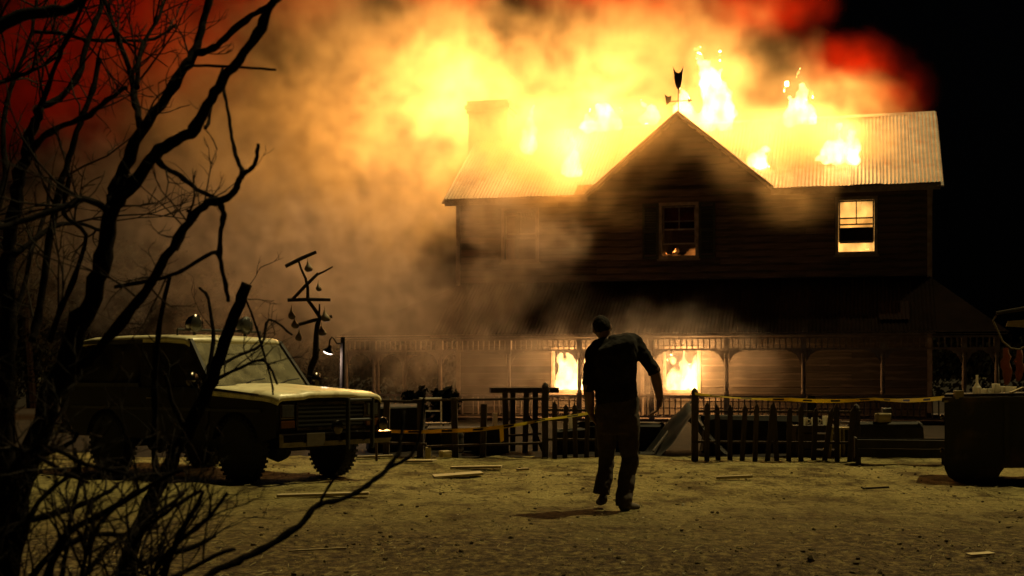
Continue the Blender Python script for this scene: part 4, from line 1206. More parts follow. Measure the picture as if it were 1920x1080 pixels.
st_ = empty('stool', (fx(1578, 20.6), 20.6, 0), R(20), 'pale wooden stool at the far end behind the right picket fence', 'stool')
bm = bmesh.new(); box(bm, (0, 0, 0.47), (0.28, 0.28, 0.03), bev=0.006); obj('seat', bm, M_RAWW, st_)
for sx in (-1, 1):
    for sy in (-1, 1):
        bm = bmesh.new(); bar(bm, (sx * 0.13, sy * 0.13, 0), (sx * 0.10, sy * 0.10, 0.455), 0.03, 0.03); obj('leg', bm, M_RAWW, st_)
# collapsed tarpaulin heap in the opening, with poles
g = Vector((fx(1268, 22.0), 22.0, 0))
bm = bmesh.new(); n_ = 22
vs = [[None] * (n_ + 1) for _ in range(n_ + 1)]
for i in range(n_ + 1):
    for j in range(n_ + 1):
        x, y = -0.65 + 1.4 * i / n_, -0.7 + 1.4 * j / n_
        hgt = max(0.0, 0.86 - 1.15 * abs(x - 0.18) - 0.35 * abs(y)) + 0.10 * mnoise.noise(Vector((x * 3.1, y * 3.1, 2)))
        vs[i][j] = bm.verts.new((x, y, max(0.012, hgt)))
for i in range(n_):
    for j in range(n_): bm.faces.new((vs[i][j], vs[i + 1][j], vs[i + 1][j + 1], vs[i][j + 1]))
bmesh.ops.solidify(bm, geom=bm.faces[:], thickness=0.012)
tag(obj('tarpaulin', bm, M_TARP, smooth=True, loc=g), 'peaked grey tarpaulin heap in the fence opening behind the person', 'tarpaulin')
for a, b, lb in (((1225, 846, 21.2), (1296, 752, 22.6), 'thin pole leaning on the tarpaulin heap, slanting up to the right'), ((1318, 800, 20.9), (1302, 778, 21.6), 'short pale lath leaning behind the right fence post')):
    p0, p1 = P(*a), P(*b); p0.z = max(0.02, p0.z); bm = bmesh.new(); bar(bm, (0, 0, 0), p1 - p0, 0.03, 0.03); tag(obj('pole', bm, M_FENCE, loc=p0), lb, 'pole')
# junk bits: boxes, stones, tins, wood offcuts behind the fences (each small)
def scrap(px, d, z, s, m, label, nm, cat_, rz=0.0, tilt=0.0):
    bm = bmesh.new(); box(bm, (0, 0, s[2] / 2), s, bev=min(s) * 0.12)
    for v in bm.verts: v.co += Vector((rnd.uniform(-.06, .06) * s[0], rnd.uniform(-.06, .06) * s[1], rnd.uniform(-.05, .05) * s[2] if v.co.z > s[2] * .5 else 0))
    return tag(obj(nm, bm, m, loc=(fx(px, d), d, z), rot=(tilt, 0, R(rz))), label, cat_)
scrap(1070, 21.6, 0.42, (0.06, 0.06, 0.22), M_WHITE, 'white slim carton seen between the left pickets', 'carton', 'carton')
scrap(1070, 21.6, 0.0, (0.5, 0.4, 0.415), M_DARK, 'dark chest behind the left pickets with the white carton on it', 'chest', 'chest', 5)
scrap(928, 21.7, 0.43, (0.07, 0.07, 0.24), M_WHITE, 'white bottle shaped carton on the box by the work table', 'carton', 'carton', 20)
scrap(918, 21.8, 0.0, (0.55, 0.35, 0.425), M_DARK, 'dark box behind the rail fence left of the work table', 'box', 'box', -6)
scrap(742, 22.3, 0.0, (0.9, 0.5, 0.78), M_DARK, 'dark chest standing behind the rail fence end by the vehicle', 'chest', 'chest', 8)
scrap(870, 22.6, 0.0, (1.3, 0.6, 0.40), M_DARK, 'long low dark box behind the middle of the rail fence', 'box', 'box', 2)
scrap(1160, 22.4, 0.0, (1.5, 0.6, 0.50), M_DARK, 'long dark box in the opening behind the person', 'box', 'box', -3)
scrap(1420, 21.9, 0.0, (1.7, 0.6, 0.62), M_DARK, 'long dark bin behind the right picket fence', 'bin', 'bin', 3)
scrap(1650, 21.0, 0.0, (1.2, 0.5, 0.55), M_DARK, 'tall dark bin behind the feed trough', 'bin', 'bin', 0)
scrap(1655, 20.85, 0.55, (0.22, 0.14, 0.14), M_RAWW, 'small split pale box on the tall dark bin', 'box', 'box', 15)
scrap(1662, 21.0, 0.55, (0.14, 0.14, 0.22), M_STEEL, 'upright dark tin on the tall dark bin', 'tin', 'tin')
scrap(1520, 21.3, 0.0, (0.14, 0.14, 0.93), M_DARK, 'thin dark stake standing behind the crate', 'stake', 'stake')
scrap(835, 20.6, 0.02, (0.16, 0.12, 0.10), M_RAWW, 'pale crumpled scrap at the rail fence foot', 'scrap', 'scrap', 30)
scrap(803, 20.2, 0.02, (0.08, 0.05, 0.17), M_RAWW, 'upright pale splinter of wood at the rail fence foot', 'splinter', 'scrap', 10)

# lit work lamp at the fence end
lw = empty('work_lamp', P(705, 803, 19.9), 0, 'bright round work lamp burning low beside the vehicle nose', 'lamp')
M_LIT, nt_, out_ = new_mat('lit_lamp_face')
_e = nt_.nodes.new('ShaderNodeEmission'); _e.inputs[0].default_value = (1.0, 0.86, 0.50, 1); _e.inputs[1].default_value = 4.0; nt_.links.new(_e.outputs[0], out_.inputs[0])
T = Matrix.Rotation(R(90), 4, 'X')
bm = bmesh.new(); lathe(bm, [(0.0, -0.10), (0.06, -0.09), (0.11, -0.02), (0.12, 0.02)], 20, Matrix.Diagonal((1.2, 1.0, 0.6, 1)) @ T); obj('lamp_bowl', bm, M_STEEL, lw, True)
bm = bmesh.new(); lathe(bm, [(0.115, 0.015), (0.0, 0.03)], 20, Matrix.Diagonal((1.2, 1.0, 0.58, 1)) @ T); obj('lamp_face', bm, M_LIT, lw)
bm = bmesh.new(); tube(bm, [(0, 0.06, -0.03), (0, 0.08, -lw.location.z)], 0.02, 8); obj('stand', bm, M_STEEL, lw)

# gooseneck yard lamp
gp = P(641, 705, 27.0); gp.z = 0
yl = empty('yard_lamp', gp, 0, 'gooseneck yard lamp lit white on a thin post in the smoke', 'lamp')
zt = P(640, 632, 27.0).z
bm = bmesh.new(); tube(bm, [(0, 0, 0), (0.02, 0, zt)], [0.06, 0.045], 8); obj('post', bm, M_BARK, yl)
sc_ = 27.0 / FPX
def YL(px, py): return Vector(((px - 641) * sc_, -0.05, CAM_H + (705 - py) * sc_))
bm = bmesh.new(); tube(bm, [YL(640, 644), YL(632, 644), YL(627, 636), YL(623, 632), YL(619, 638), YL(618, 650)], 0.018, 7); obj('gooseneck', bm, M_IRON, yl)
hd = YL(617, 657)
HM = Matrix.Translation(hd) @ Matrix.Rotation(R(22), 4, 'Y') @ Matrix.Rotation(R(18), 4, 'X')
bm = bmesh.new(); lathe(bm, [(0.02, 0.12), (0.035, 0.10), (0.05, 0.04), (0.11, -0.01), (0.12, -0.02)], 18, HM); obj('lamp_shade', bm, M_IRON, yl, True)
bm = bmesh.new(); lathe(bm, [(0.108, -0.02), (0.09, -0.055), (0.0, -0.065)], 18, HM); M_LIT2 = M_LIT.copy(); M_LIT2.node_tree.nodes['Emission'].inputs[0].default_value = (1.0, 0.86, 0.72, 1); M_LIT2.node_tree.nodes['Emission'].inputs[1].default_value = 5.0; obj('bulb', bm, M_LIT2, yl)
ld = bpy.data.lights.new('yard_lamp_light', 'POINT'); ld.energy = 60; ld.color = (1.0, 0.82, 0.72); ld.shadow_soft_size = 0.08
lo_ = bpy.data.objects.new('yard_lamp_light', ld); COL.objects.link(lo_); lo_.location = gp + hd + Vector((-0.05, -0.05, -0.14))

# gourd tree: dead pole with cross bars, gourds hanging
dG = 24.0
gs = dG / FPX
def G(px, py, dy=0): return Vector(((px - 583) * gs, dy, CAM_H + (705 - py) * gs))
go = P(583, 705, dG); go.z = 0
gt = empty('gourd_pole', go, 0, 'crooked dead pole with slanted cross bars for hanging gourds', 'pole')
bm = bmesh.new(); tube(bm, [Vector((0.02, 0, 0)), G(582, 720), G(583, 690), G(592, 668), G(593, 630), G(595, 610), G(600, 595), G(590, 580), G(577, 562), G(577, 540), G(573, 522), G(565, 505), G(560, 490)], [0.075, 0.065, 0.06, 0.06, 0.05, 0.045, 0.038, 0.034, 0.032, 0.028, 0.024, 0.02, 0.018], 8); obj('trunk', bm, M_BARK, gt)
for a, b, r in (((536, 500), (592, 472), 0.034), ((548, 563), (596, 512), 0.030), ((540, 563), (619, 562), 0.032), ((556, 610), (622, 593), 0.032)):
    bm = bmesh.new(); p0, p1 = G(*a, -0.05), G(*b, 0.05); tube(bm, [p0, p0.lerp(p1, 0.5) + Vector((0, 0, 0.01)), p1], [r, r * 1.05, r * 0.9], 7); obj('cross_bar', bm, M_BARK, gt)
for pts in ([(593, 516), (610, 508), (624, 500)], [(598, 598), (599, 580), (599, 570)], [(591, 665), (600, 655)]):
    bm = bmesh.new(); tube(bm, [G(*q) for q in pts], [0.022, 0.018, 0.013][:len(pts)], 6); obj('branch', bm, M_BARK, gt)
def gourd(px, y0, y1, label, wk=1.0):
    h = (y1 - y0) * gs; a = G(px, y1) + go; bm = bmesh.new()
    r = h * 0.36 * wk
    lathe(bm, [(0, 0), (r * 0.55, h * 0.03), (r * 0.95, h * 0.16), (r, h * 0.30), (r * 0.82, h * 0.46), (r * 0.42, h * 0.62), (r * 0.24, h * 0.78), (r * 0.14, h * 0.92), (0, h)], 14)
    tube(bm, [(0, 0, h * 0.97), (0, 0, h * 1.25)], 0.006, 5)
    for v in bm.verts: v.co.x += 0.06 * h * math.sin(v.co.z / h * 3 + px)
    return tag(obj('gourd', bm, M_GOURD, smooth=True, loc=a + Vector((0, -0.10, 0))), label, 'gourd', 'gourds hanging on the dead pole')
gourd(579, 489, 511, 'gourd hanging under the topmost slanted bar')
gourd(599, 530, 547, 'small gourd hanging from the upper twig tip, right of the pole', 0.9)
gourd(549, 577, 600, 'gourd below the level bar end, touching the gourd under it', 0.85)
gourd(555, 596, 617, 'gourd at the low end of the lowest bar', 1.0)
gourd(563, 618, 640, 'long tapered gourd hanging below the lowest bar, left of the pole', 0.85)
gourd(611, 580, 604, 'broad gourd at the raised end of the lowest bar')
gourd(605, 610, 630, 'round gourd hanging below the raised end of the lowest bar', 1.15)
# ================================================================ bare trees and brush in front
M_BRANCH = mat('dark_bark', (0.009, 0.0065, 0.0055), (0.004, 0.003, 0.0025), 18, 0.95, bump=0.9, spec=0.06)
M_TWIG = mat('twig_bark', (0.012, 0.0085, 0.007), (0.006, 0.0045, 0.0035), 25, 0.8, spec=0.12)
def rough_path(pts, r, amp, sub=4):
    """smooth polyline with small kinks"""
    out = []
    n = len(pts)
    for i in range(n - 1):
        p0, p1, p2, p3 = pts[max(i - 1, 0)], pts[i], pts[i + 1], pts[min(i + 2, n - 1)]
        for k in range(sub):
            t = k / sub
            q = 0.5 * ((2 * p1) + (p2 - p0) * t + (2 * p0 - 5 * p1 + 4 * p2 - p3) * t * t + (3 * p1 - p0 - 3 * p2 + p3) * t ** 3)
            out.append(q + Vector((r.uniform(-amp, amp), r.uniform(-amp, amp), r.uniform(-amp, amp)) if (i or k) else (0, 0, 0)))
    out.append(pts[-1])
    return out
def lim(par, name, pix, d, rad, seed, m=None, drift=0.0, seg=8, knots=True):
    """one limb: pixels (px, py) with distances; rad in pixels at each end"""
    r = random.Random(seed)
    pts = []
    n = len(pix)
    for i, q in enumerate(pix):
        dd = d + drift * i / max(1, n - 1) + (q[2] if len(q) > 2 else 0)
        pts.append(P(q[0], q[1], dd))
    path = rough_path(pts, r, rad[0] * d / FPX * 0.22)
    k = len(path)
    rr = [(rad[0] + (rad[1] - rad[0]) * i / (k - 1)) * d / FPX * (1 + (0.35 * r.random() if knots and r.random() < 0.35 else r.uniform(-0.08, 0.05))) for i in range(k)]
    bm = bmesh.new(); tube(bm, path, rr, seg)
    o = obj(name, bm, m or M_BRANCH, par, True)
    o.matrix_parent_inverse = Matrix.Translation(-par.location)
    return path
def twig_spray(bm, p, dirv, L, r0, rng, depth=2):
    """a thin crooked twig with side twigs"""
    pts = [p]; d = dirv.normalized(); n = 5
    for k in range(n):
        d = (d + Vector((rng.uniform(-.28, .28), rng.uniform(-.28, .28), rng.uniform(-.22, .26)))).normalized()
        pts.append(pts[-1] + d * (L / n))
    tube(bm, pts, [r0 * (1 - 0.62 * k / n) for k in range(n + 1)], 5)
    if depth:
        for k in range(1, n + 1):
            if rng.random() < 0.55:
                sd_ = (d + Vector((rng.uniform(-1, 1), rng.uniform(-1, 1), rng.uniform(-.5, 1)))).normalized()
                twig_spray(bm, pts[k], sd_, L * rng.uniform(0.3, 0.55), r0 * 0.6, rng, depth - 1)
def twigs(par, paths, count, L, r0, seed, up=0.4, skip=0.2, xmax=None):
    rng = random.Random(seed); bm = bmesh.new()
    for _ in range(count):
        pa = rng.choice(paths); i = rng.randrange(int(len(pa) * skip), len(pa) - 1)
        d = (pa[i + 1] - pa[i]).normalized()
        sd_ = d * 0.6 + Vector((rng.uniform(-1, 1), rng.uniform(-1, 1), rng.uniform(-.6, 1) + up))
        if xmax is not None and pa[i].x / pa[i].y * FPX + 960 > xmax: continue
        twig_spray(bm, pa[i], sd_, L * rng.uniform(0.5, 1.2), r0 * rng.uniform(0.7, 1.2), rng)
    o = obj('twigs', bm, M_TWIG, par, True)
    o.matrix_parent_inverse = Matrix.Translation(-par.location); o['kind'] = 'stuff'
    return o

D1 = 5.0
t1 = empty('bare_tree', Vector((P(-20, 700, D1).x, D1, 0)), 0, 'leafless tree with a thick forked trunk leaning over the utility vehicle', 'tree')
a = []
a.append(lim(t1, 'trunk', [(-20, 1342), (-5, 1150), (28, 960), (70, 820), (111, 709), (144, 618), (178, 551), (196, 460), (213, 372)], D1, (27, 14), 1))
a.append(lim(t1, 'branch', [(213, 376), (228, 330), (255, 264), (300, 195), (345, 130), (365, 95), (380, 45), (400, -30)], D1, (13.5, 6), 2, drift=0.3))
a.append(lim(t1, 'branch', [(362, 100), (400, 90), (430, 65), (470, 30), (510, 8), (545, -20)], D1 + 0.22, (6.5, 4), 3, drift=-0.4))
a.append(lim(t1, 'branch', [(264, 236), (255, 195), (242, 130), (212, 50), (190, -20)], D1 + 0.1, (7, 4), 4, drift=0.5))
a.append(lim(t1, 'branch', [(257, 165), (260, 112), (275, 70), (300, 25), (312, -20)], D1 + 0.2, (5, 3), 5, drift=0.4))
a.append(lim(t1, 'branch', [(213, 384), (250, 345), (290, 290), (330, 265), (365, 240), (390, 200), (420, 150), (455, 100), (490, 50), (512, 5), (535, -30)], D1, (13, 6), 6, drift=-0.5))
a.append(lim(t1, 'branch', [(293, 296), (311, 314), (345, 335), (370, 355), (415, 376)], D1 - 0.15, (5.5, 4), 7, drift=0.3))
a.append(lim(t1, 'branch', [(120, 700), (160, 680), (200, 640), (261, 560), (300, 500), (345, 430), (382, 385), (410, 378), (440, 360), (452, 330), (457, 322)], D1 - 0.02, (11, 5), 8, drift=-0.3))
a.append(lim(t1, 'branch', [(457, 324), (448, 308), (437, 270), (430, 225), (422, 180), (420, 165)], D1 - 0.3, (4.5, 2.6), 9, drift=0.2))
a.append(lim(t1, 'branch', [(457, 324), (470, 318), (480, 300), (484, 270)], D1 - 0.3, (4.2, 3.2), 10, drift=-0.1))
a.append(lim(t1, 'branch', [(410, 378), (420, 402), (415, 430), (412, 483), (420, 520), (428, 565)], D1 - 0.25, (5.5, 4), 11, drift=0.2))
a.append(lim(t1, 'branch', [(412, 483), (398, 474), (340, 508), (300, 522), (215, 538)], D1 - 0.15, (4, 4), 12, drift=0.15))
a.append(lim(t1, 'branch', [(350, 126), (373, 123), (450, 126), (517, 131)], D1 + 0.18, (3, 2.2), 13, drift=-0.2))
a.append(lim(t1, 'branch', [(385, 240), (392, 225), (400, 180), (418, 125)], D1 - 0.1, (3.5, 2.2), 14, drift=0.25))
a.append(lim(t1, 'branch', [(207, 400), (225, 350), (235, 330)], D1, (6, 4), 15))
a.append(lim(t1, 'branch', [(205, 395), (160, 372), (118, 388), (30, 418), (-20, 430)], D1 - 0.05, (7, 5), 16, drift=-0.4))
a.append(lim(t1, 'branch', [(330, 470), (345, 440), (356, 400), (350, 395)], D1 - 0.1, (4, 3), 17))
twigs(t1, a[1:], 52, 0.30, 0.0042, 5, up=0.1, xmax=390)
twigs(t1, a[3:5] + a[15:16], 30, 0.42, 0.0045, 6)

D2 = 5.6
t2 = empty('bare_tree', Vector((P(5, 700, D2).x, D2, 0)), 0, 'slender leafless tree with a tangle of upright limbs at the yard edge', 'tree')
b = []
b.append(lim(t2, 'trunk', [(8, 1275), (6, 1000), (10, 800), (14, 640), (12, 507), (18, 447), (33, 358), (47, 300), (62, 240), (75, 200)], D2, (20, 9), 31))
b.append(lim(t2, 'branch', [(75, 200), (112, 185), (147, 142), (165, 75), (185, 25), (200, -20)], D2, (7, 4), 32, drift=0.4))
b.append(lim(t2, 'branch', [(72, 205), (85, 178), (105, 120), (130, 65), (165, -10)], D2, (5.5, 3.2), 33, drift=-0.4))
b.append(lim(t2, 'branch', [(-10, 158), (30, 145), (70, 128), (105, 108)], D2 + 0.1, (4, 2.5), 34, drift=0.2))
b.append(lim(t2, 'branch', [(45, 305), (75, 262), (112, 237), (162, 220), (190, 197), (237, 163)], D2, (6.5, 3.5), 35, drift=-0.5))
b.append(lim(t2, 'branch', [(60, 640), (70, 600), (88, 480), (110, 360), (135, 280), (155, 217), (175, 170), (186, 110)], D2 - 0.2, (8, 5), 36, drift=0.3))
b.append(lim(t2, 'branch', [(25, 480), (92, 430), (140, 418), (190, 432)], D2 - 0.1, (5, 3.5), 37, drift=0.5))
b.append(lim(t2, 'branch', [(65, 60), (110, 62), (170, 75), (240, 76), (290, 72), (330, 46)], D2 + 0.2, (3.6, 2.6), 38, drift=0.4))
b.append(lim(t2, 'branch', [(95, 640), (110, 590), (140, 520), (160, 440), (120, 400), (130, 330)], D2 - 0.3, (6, 3), 39, drift=-0.2))
b.append(lim(t2, 'branch', [(10, 620), (40, 560), (60, 470), (85, 400), (95, 330)], D2 + 0.3, (6, 3), 40, drift=0.5))
b.append(lim(t2, 'branch', [(-15, 420), (10, 330), (5, 240), (25, 150), (60, 60), (70, -20)], D2 + 0.2, (7, 3), 41, drift=0.5))
b.append(lim(t2, 'branch', [(-20, 60), (40, 30), (120, 18), (180, -20)], D2 - 0.4, (14, 8), 42, drift=0.1))
twigs(t2, b[1:], 62, 0.46, 0.005, 8, up=0.2, skip=0.05)

D3 = 5.9
t3 = empty('cut_sapling', Vector((P(190, 700, D3).x, D3, 0)), 0, 'straight sapling stem cut off blunt at the top, leaning before the vehicle door', 'tree')
c = []
c.append(lim(t3, 'trunk', [(195, 1250), (225, 1100), (268, 975), (312, 880), (340, 830), (372, 765), (405, 690), (440, 590), (463, 532)], D3, (16, 10.5), 51, knots=False))
c.append(lim(t3, 'branch', [(345, 800), (330, 770), (318, 735), (310, 700)], D3 - 0.02, (6, 3), 52))
c.append(lim(t3, 'branch', [(372, 765), (385, 720), (400, 640), (390, 560), (374, 540)], D3 + 0.1, (5, 2.5), 53, drift=0.3))
c.append(lim(t3, 'branch', [(405, 690), (440, 670), (490, 645), (505, 600), (548, 628)], D3 - 0.02, (3.4, 2.0), 54, drift=0.3))
c.append(lim(t3, 'branch', [(398, 715), (450, 690), (495, 676), (520, 720)], D3 - 0.05, (3.4, 2.0), 55, drift=-0.2))
c.append(lim(t3, 'branch', [(300, 905), (290, 850), (292, 700), (300, 600), (318, 520)], D3 - 0.1, (6, 3.5), 56, drift=-0.3))
c.append(lim(t3, 'branch', [(425, 640), (430, 600), (460, 560), (505, 700), (512, 740)], D3, (2.6, 1.8), 57, drift=0.2))
twigs(t3, c[1:], 20, 0.22, 0.0034, 12, up=0.1, skip=0.1)

D4 = 4.3
sh_ = empty('bare_shrub', Vector((P(60, 700, D4).x, D4, 0)), 0, 'low tangle of arching leafless brush at the near edge of the dirt', 'shrub')
e = []
arcs = [
    [(-40, 1200), (-10, 1020), (35, 985), (133, 955), (207, 920), (222, 906)],
    [(180, 1300), (215, 1120), (237, 1056), (267, 997), (326, 950), (378, 918)],
    [(220, 1300), (260, 1150), (290, 1074), (326, 1027), (364, 991), (394, 967), (426, 924)],
    [(260, 1300), (300, 1120), (320, 1038), (355, 973), (381, 922)],
    [(200, 1250), (246, 1080), (281, 1053), (370, 1021), (404, 1005)],
    [(120, 1300), (150, 1100), (175, 1000), (230, 940), (262, 915)],
    [(60, 1300), (80, 1120), (120, 1010), (200, 960), (290, 905), (345, 880)],
    [(20, 1250), (30, 1080), (60, 960), (120, 900), (150, 870)],
    [(100, 1300), (140, 1120), (200, 1030), (300, 960), (345, 925)],
    [(-20, 1100), (20, 930), (70, 860), (130, 832), (145, 812)],
    [(-30, 1000), (30, 870), (95, 840), (160, 870), (240, 890)],
    [(-10, 830), (60, 850), (110, 880), (165, 905)],
    [(0, 1250), (60, 1080), (150, 1010), (250, 1000), (300, 985)],
    [(150, 1300), (230, 1130), (330, 1080), (420, 1035), (440, 1030)],
    [(40, 1300), (110, 1100), (130, 980), (150, 900), (140, 840)],
]
for i, q in enumerate(arcs):
    e.append(lim(sh_, 'branch', q, D4 + (i % 5) * 0.12 - 0.2, (9.0 - (i % 3) * 2.0, 3.2), 70 + i, drift=0.3 - (i % 4) * 0.2))
e2 = [lim(sh_, 'branch', [(300, 1300), (345, 1130), (400, 1074), (444, 1053), (502, 1024), (560, 986), (598, 945), (648, 934), (686, 910), (721, 884), (747, 852), (752, 815), (758, 770)], D4, (8, 3.2), 91, drift=0.5),
      lim(sh_, 'branch', [(724, 880), (760, 862), (778, 842), (790, 800), (796, 735)], D4 + 0.42, (3.6, 2.6), 92, drift=0.1),
      lim(sh_, 'branch', [(598, 946), (612, 920), (632, 888)], D4 + 0.25, (3.0, 2.0), 93)]
twigs(sh_, e, 70, 0.30, 0.0040, 14, up=0.35, skip=0.0, xmax=400)
e3 = [pa[:len(pa) // 2] for pa in e]
twigs(sh_, e3, 90, 0.26, 0.0050, 15, up=0.5, skip=0.0)

# ---------------------------------------------------------------- dark trees far behind the yard
def back_tree(px, d, h, wd, seed, label):
    r = random.Random(seed); x = fx(px, d)
    t = empty('background_tree', (x, d, 0), 0, label, 'tree', 'dark trees behind the house and yard')
    bm = bmesh.new(); tube(bm, [(0, 0, 0), (r.uniform(-.2, .2), 0, h * 0.3), (r.uniform(-.4, .4), 0, h * 0.62), (r.uniform(-.5, .5), 0, h * 0.9)], [0.025 * h, 0.02 * h, 0.013 * h, 0.005 * h], 8)
    obj('trunk', bm, M_BRANCH, t)
    limbs = bmesh.new()
    tips = []
    for k in range(16):
        z = h * r.uniform(0.25, 0.8); a_ = r.uniform(0, 6.28); L = wd * r.uniform(0.4, 0.9)
        p = [Vector((0, 0, z)), Vector((math.cos(a_) * L * .5, math.sin(a_) * L * .5, z + L * .35)), Vector((math.cos(a_) * L, math.sin(a_) * L, z + L * r.uniform(.4, .9)))]
        tube(limbs, p, [0.008 * h, 0.006 * h, 0.002 * h], 5); tips += [p[1], p[2], p[2].lerp(p[1], .5)]
    obj('limbs', limbs, M_BRANCH, t)
    bm = bmesh.new()
    for p in tips + [Vector((r.gauss(0, .4) * wd, r.gauss(0, .4) * wd, h * r.uniform(.12, .95))) for _ in range(40 if h > 3 else 12)]:
        for _ in range(34 if h > 3 else 20):
            c_ = p + Vector((r.gauss(0, .12 * wd), r.gauss(0, .12 * wd), r.gauss(0, .11 * wd)))
            if c_.z < 0.1: continue
            n_ = Vector((r.uniform(-1, 1), r.uniform(-1, 1), r.uniform(-1, 1))).normalized(); u_ = n_.orthogonal().normalized(); v_ = n_.cross(u_); s = r.uniform(.05, .12)
            bm.faces.new([bm.verts.new(c_ + u_ * s), bm.verts.new(c_ + v_ * s * .55), bm.verts.new(c_ - u_ * s), bm.verts.new(c_ - v_ * s * .55)])
    obj('crown', bm, M_LEAF, t)
M_LEAF = mat('dark_foliage', (0.010, 0.010, 0.006), (0.006, 0.006, 0.004), 3, 0.95, spec=0.02)
for i, (px, d, h, wd, lb) in enumerate((
        (60, 52, 8.5, 2.8, 'tall dark tree far behind the slender bare tree at the yard edge'), (250, 54, 7.0, 2.4, 'dark tree standing far behind the utility vehicle cab'), (420, 56, 6.0, 2.2, 'low dark tree far behind the utility vehicle roof lamps'),
        (772, 33.0, 0.85, 0.32, 'low dark bush behind the rail fence near the vehicle nose'), (832, 33.2, 0.9, 0.34, 'low dark bush behind the middle of the rail fence'))):
    back_tree(px, d, h, wd, 200 + i, lb)

# ---------------------------------------------------------------- clods, chips and straw on the dirt
M_CLOD = mat('dirt_clod', (0.13, 0.10, 0.05), (0.05, 0.036, 0.02), 10, 0.98, spec=0.1)
M_CHIP = mat('pale_chip', (0.55, 0.50, 0.36), (0.40, 0.34, 0.22), 10, 0.8)
rng = random.Random(77)
ICO = bmesh.new(); bmesh.ops.create_icosphere(ICO, subdivisions=1, radius=0.5)
ICO_V = [v.co.copy() for v in ICO.verts]; ICO_F = [[v.index for v in f.verts] for f in ICO.faces]; ICO.free()
class Heap:
    """many small pieces collected into one mesh"""
    def __init__(self): self.v, self.f = [], []
    def clod(self, x, y, s, fl=0.6, z=None):
        n0 = len(self.v); a_ = rng.uniform(0, 6.3); ca, sa = math.cos(a_), math.sin(a_)
        sx, sy, sz = s * rng.uniform(.7, 1.5), s * rng.uniform(.6, 1.1), s * fl
        zz = (gz(x, y) if z is None else z) + s * 0.18; j = 0.24 * s
        for c_ in ICO_V:
            px_, py_ = c_.x * sx, c_.y * sy
            self.v.append((x + px_ * ca - py_ * sa + (rng.random() - .5) * j, y + px_ * sa + py_ * ca + (rng.random() - .5) * j, zz + c_.z * sz + (rng.random() - .5) * j))
        self.f += [[n0 + i for i in f] for f in ICO_F]
    def straw(self, x, y, a_, L, z, dz):
        n0 = len(self.v); dx, dy = math.cos(a_) * L, math.sin(a_) * L; w_ = 0.003
        for (ox, oy, oz) in ((0, 0, 0), (dx, dy, dz)):
            self.v += [(x + ox - w_ * math.sin(a_), y + oy + w_ * math.cos(a_), z + oz), (x + ox + w_ * math.sin(a_), y + oy - w_ * math.cos(a_), z + oz), (x + ox, y + oy, z + oz + w_ * 1.6)]
        self.f += [[n0, n0 + 1, n0 + 4, n0 + 3], [n0 + 1, n0 + 2, n0 + 5, n0 + 4], [n0 + 2, n0, n0 + 3, n0 + 5], [n0, n0 + 2, n0 + 1], [n0 + 3, n0 + 4, n0 + 5]]
    def build(self, name, m, loc=None):
        me = bpy.data.meshes.new(name); me.from_pydata(self.v, [], self.f); me.materials.append(m)
        return link_mesh(name, me, None, None, loc)
bm, bc, bs = Heap(), Heap(), Heap()
for _ in range(8000):
    y = 5.0 + 14.0 * rng.random() ** 1.1; x = rng.uniform(-.42, .42) * y
    dn = mnoise.noise(Vector((x * 0.5, y * 0.5, 9)))
    if rng.random() > 0.40 + dn: continue
    bm.clod(x, y, 0.010 + 0.034 * rng.random() ** 7)
for _ in range(60):
    y = rng.uniform(8, 14); x = rng.uniform(-.1, .2) * y
    bc.clod(x, y, 0.010 + 0.014 * rng.random() ** 3)
for _ in range(3200):
    y = 6.5 + 14.0 * rng.random(); x = rng.uniform(-.42, .42) * y
    bs.straw(x, y, rng.uniform(0, 3.14), rng.uniform(.02, .08), gz(x, y) + rng.uniform(.006, .018), rng.uniform(-.004, .02))
tag(bm.build('dirt_clods', M_CLOD), 'scattered clods of dark dirt on the yard', 'dirt', kind='stuff')
tag(bc.build('wood_chips', M_CHIP), 'small pale chips scattered on the dirt', 'chips', kind='stuff')
tag(bs.build('straw', mat('dry_straw', (0.34, 0.28, 0.12), (0.2, 0.16, 0.07), 9, 0.9)), 'short dry straw strewn over the yard', 'straw', kind='stuff')
for px, py, s, lb in ((1281, 949, 0.035, 'pale stone in the dirt right of the person, catching the light'), (1169, 1060, 0.024, 'pale pebble on the near dirt below the person'), (1521, 1058, 0.07, 'dark clod on the near dirt')):
    g = GP(px, py); b_ = Heap(); b_.clod(0, 0, s, 0.8, s * 0.2)
    tag(b_.build('stone', M_CLOD if 'dark' in lb else M_WHITE, (g.x, g.y, gz(g.x, g.y))), lb, 'stone')

# a dark mass of foliage added to cover pale lit ground at the horizon
rng = random.Random(5)
v_, f_ = [], []
for k in range(34000):
    x = rng.uniform(-75, 75); y = 74 + rng.uniform(0, 9); top = 3.4 + 1.6 * mnoise.noise(Vector((x * 0.16, 1, 0))) + 0.9 * mnoise.noise(Vector((x * 0.6, 4, 0)))
    c_ = Vector((x, y, rng.uniform(0, 1) ** 0.8 * top)); n_ = Vector((rng.uniform(-1, 1), rng.uniform(-1, -0.2), rng.uniform(-.6, .6))).normalized(); u_ = n_.orthogonal().normalized(); w_ = n_.cross(u_); s = rng.uniform(.09, .22)
    i0 = len(v_); v_ += [c_ + u_ * s, c_ + w_ * s * .6, c_ - u_ * s, c_ - w_ * s * .6]; f_.append((i0, i0 + 1, i0 + 2, i0 + 3))
me = bpy.data.meshes.new('horizon_screen'); me.from_pydata(v_, [], f_); me.materials.append(M_LEAF)
tag(link_mesh('horizon_screen', me), 'dark foliage added along the horizon to hide the lit far ground', 'wood', kind='stuff')
